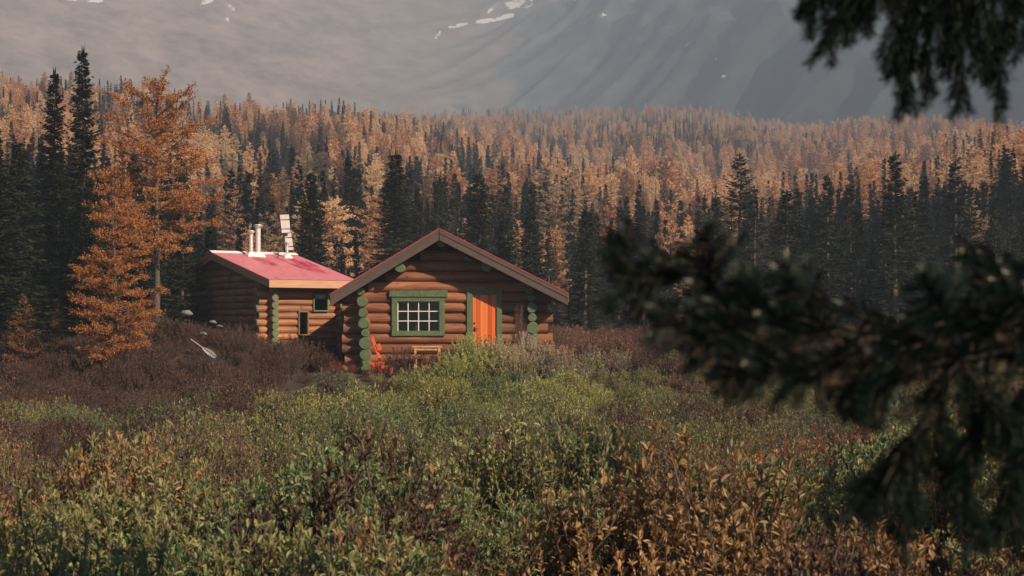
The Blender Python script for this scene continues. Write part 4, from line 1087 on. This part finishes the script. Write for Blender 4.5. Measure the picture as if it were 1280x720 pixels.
for L in ([(850,345,1.6),(810,350,1.57),(766,346,1.55)], [(895,368,1.62),(885,335,1.6),(872,300,1.58)], [(960,392,1.66),(935,372,1.62),(922,352,1.6)],
          [(1010,405,1.7),(960,402,1.64),(905,398,1.6),(868,392,1.58)], [(1050,415,1.7),(960,430,1.62),(890,425,1.6),(850,408,1.58),(818,398,1.57)], [(1080,425,1.7),(1010,455,1.66),(950,450,1.6),(888,436,1.58)],
          [(1020,410,1.7),(1000,380,1.66),(975,335,1.6)], [(1080,430,1.7),(1010,470,1.62),(945,462,1.58),(905,470,1.56)], [(1160,430,1.76),(1110,440,1.7),(1075,470,1.66),(1068,515,1.64)],
          [(1200,425,1.8),(1175,380,1.74),(1150,345,1.7)], [(1300,390,1.85),(1260,360,1.78),(1215,352,1.74)], [(1330,330,1.9),(1280,345,1.85),(1230,330,1.8),(1205,318,1.78)], [(1400,420,1.9),(1320,430,1.85),(1240,400,1.8),(1190,390,1.76)], [(1420,360,1.95),(1300,372,1.88),(1220,405,1.8),(1130,410,1.74),(1040,385,1.7),(1000,372,1.68)], [(1380,460,1.9),(1290,450,1.84),(1200,440,1.78),(1120,452,1.74)]):
    p = W(L); allp.append((p, .004, 1800)); allp += sub(p, .15, max(4, len(L)*3), .06, .65, down=.2)
bough(allp)
allp = []
low = W([(1500,420,1.9),(1300,430,1.82),(1200,450,1.76),(1160,500,1.72),(1150,560,1.7),(1135,620,1.68),(1125,672,1.66)])
allp.append((low, .008, 1700)); allp += sub(low, .15, 22, .075, .6, down=.5)
for L in ([(1155,530,1.7),(1125,570,1.66),(1090,600,1.64),(1078,625,1.63)], [(1175,480,1.74),(1190,560,1.7),(1205,620,1.68),(1222,668,1.66)], [(1240,440,1.78),(1235,520,1.74),(1210,560,1.7),(1185,600,1.68)],
          [(1420,480,1.9),(1330,540,1.82),(1270,570,1.76),(1258,640,1.72),(1232,672,1.7)], [(1150,460,1.72),(1095,480,1.68),(1060,490,1.66)], [(1200,450,1.76),(1235,500,1.72),(1250,525,1.7)], [(1330,540,1.82),(1290,600,1.78),(1285,660,1.76)], [(1400,400,1.9),(1310,450,1.82),(1280,500,1.8),(1260,560,1.76)]):
    p = W(L); allp.append((p, .004, 1800)); allp += sub(p, .15, max(6, len(L)*4), .062, .6, down=.5)
bough(allp)
allp = []
top = W([(1560,-170,2.5),(1330,-75,2.4),(1200,-60,2.35),(1080,-55,2.3),(1010,-30,2.28)])
allp.append((top, .010, 1500))
for L in ([(1085,-55,2.3),(1068,-10,2.27),(1050,25,2.25),(1030,62,2.24)], [(1050,-45,2.3),(1030,-15,2.26),(1008,15,2.25)], [(1140,-58,2.33),(1122,0,2.3),(1122,60,2.28),(1133,140,2.25)], [(1190,-60,2.35),(1165,0,2.3),(1155,60,2.28),(1162,112,2.26)],
          [(1230,-62,2.35),(1205,0,2.32),(1200,70,2.3),(1198,135,2.28)], [(1260,-65,2.36),(1240,0,2.32),(1245,70,2.3),(1254,132,2.28)], [(1290,-68,2.38),(1270,-10,2.34),(1262,55,2.3)], [(1210,-60,2.35),(1185,10,2.3),(1180,82,2.3)], [(1150,-60,2.33),(1142,30,2.3),(1128,85,2.28)],
          [(1330,-70,2.4),(1300,0,2.36),(1282,60,2.34)], [(1240,-60,2.34),(1222,20,2.3),(1225,88,2.3)], [(1100,-50,2.3),(1090,-10,2.28),(1078,18,2.27)]):
    p = W(L); allp.append((p, .004, 1700)); allp += sub(p, .05, 11, .075, .45, down=.3)
bough(allp, .017)
# unseen spruces added behind and right of the camera to shade the foreground
for i, (x, y, h) in enumerate([(9,-3,10),(13,1,12),(17.5,4,12),(22,8,12),(26,2,13),(15,-6,12),(30,11,12),(34,6,13)]):
    tree('spruce_tree', SP[i % 5], x, y, h, 'unseen dark spruce added beside the camera for foreground shade', 'tree', 'added shade spruces beside the camera', i, 1.25)
# ------------------------------------------------------------------ haze
mb = MB(); mb.box(-1900, 1900, -60, 2980, -46, float(P_MAX)+4)
hz = mb.build('haze', None); hz.data.materials.clear()
m, nt, out = newmat('morning_haze')
pv = nt.nodes.new('ShaderNodeVolumePrincipled'); pv.inputs['Density'].default_value = .00060; pv.inputs['Color'].default_value = (.62,.80,1.0,1); pv.inputs['Anisotropy'].default_value = .0
nt.links.new(pv.outputs[0], out.inputs['Volume']); hz.data.materials.append(m); tag(hz, 'thin morning haze hanging over the valley', 'haze', kind='stuff')
# ------------------------------------------------------------------ unseen clouds added above the haze to throw shade on the slopes
AZ, EL_ = math.radians(49), math.radians(31)
sv = Vector((math.sin(AZ)*math.cos(EL_), -math.cos(AZ)*math.cos(EL_), math.sin(EL_)))
m, nt, out = newmat('shade_cloud_white'); pbr(nt, out, (.8,.8,.82), 1.0)
def shade_cloud(x, y, rx, ry, seed, rot=0.):
    z = ground(x, y)+5; zt = float(P_MAX)+70
    c = Vector((x, y, z))+sv*((zt-z)/sv.z); n, k = 40, 14; mb = MB(); vs = []; fs = []
    ca, sa = math.cos(rot), math.sin(rot)
    for j in range(k+1):
        ph = PI*j/k
        for i in range(n):
            t = 2*PI*i/n; d = Vector((math.cos(t)*math.sin(ph), math.sin(t)*math.sin(ph), -math.cos(ph)))
            f = 1+.45*noise.noise(d*2.2+Vector((seed, 0, 0)))+.22*noise.noise(d*5+Vector((seed, 3, 0)))
            lx, ly = d.x*rx*f, d.y*ry*f
            vs.append((lx*ca-ly*sa, lx*sa+ly*ca, d.z*min(rx, ry)*.32*f))
    for j in range(k):
        for i in range(n): fs.append((j*n+i, j*n+(i+1) % n, (j+1)*n+(i+1) % n, (j+1)*n+i))
    mb.add(vs, fs, 0, True); o = mb.build('shade_cloud', m); o.location = c; tag(o, kind='structure')
for a in [(-52,128,34,26,1,.3), (-8,150,30,24,2,.1), (30,128,26,20,3,-.2), (66,150,34,24,4,.2), (20,196,20,10,5,.4), (-36,196,22,9,6,0), (-90,190,30,24,7,0), (100,120,30,22,8,0), (75,330,34,12,9,.2), (-75,320,40,16,10,.1), (160,560,90,30,11,.2), (60,640,60,26,12,0), (-33,84,20,17,13,.1), (44,92,17,10,14,0)]: shade_cloud(*a)
# ------------------------------------------------------------------ light, world, camera
sl = bpy.data.lights.new('sun', 'SUN'); sl.energy = 5.0; sl.angle = math.radians(.5); sl.color = (1, .77, .57)
so = bpy.data.objects.new('sun', sl); COL.objects.link(so); so.rotation_euler = sv.to_track_quat('Z', 'Y').to_euler(); so.location = (20, -20, 30)
w = bpy.data.worlds.new('World'); scene.world = w; w.use_nodes = True; nt = w.node_tree
bg = nt.nodes['Background']; sk = nt.nodes.new('ShaderNodeTexSky'); sk.sky_type = 'NISHITA'; sk.sun_disc = False; sk.sun_elevation = EL_; sk.sun_rotation = PI-AZ; sk.altitude = 1500
nt.links.new(sk.outputs[0], bg.inputs[0]); bg.inputs[1].default_value = .050
cam = bpy.data.cameras.new('camera'); co = bpy.data.objects.new('camera', cam); COL.objects.link(co); scene.camera = co
co.location = (0, 0, CZ); co.rotation_euler = (PI/2, 0, 0); cam.lens = 50; cam.sensor_width = 36; cam.shift_y = 40/1280.
cam.clip_start = .05; cam.clip_end = 8000
cam.dof.use_dof = True; cam.dof.focus_distance = 46; cam.dof.aperture_fstop = 6.3
vs_ = scene.view_settings; vs_.view_transform = 'Standard'; vs_.look = 'None'; vs_.exposure = 0.58; vs_.gamma = 1
scene.render.engine = 'CYCLES'; scene.render.resolution_x = 1024; scene.render.resolution_y = 576
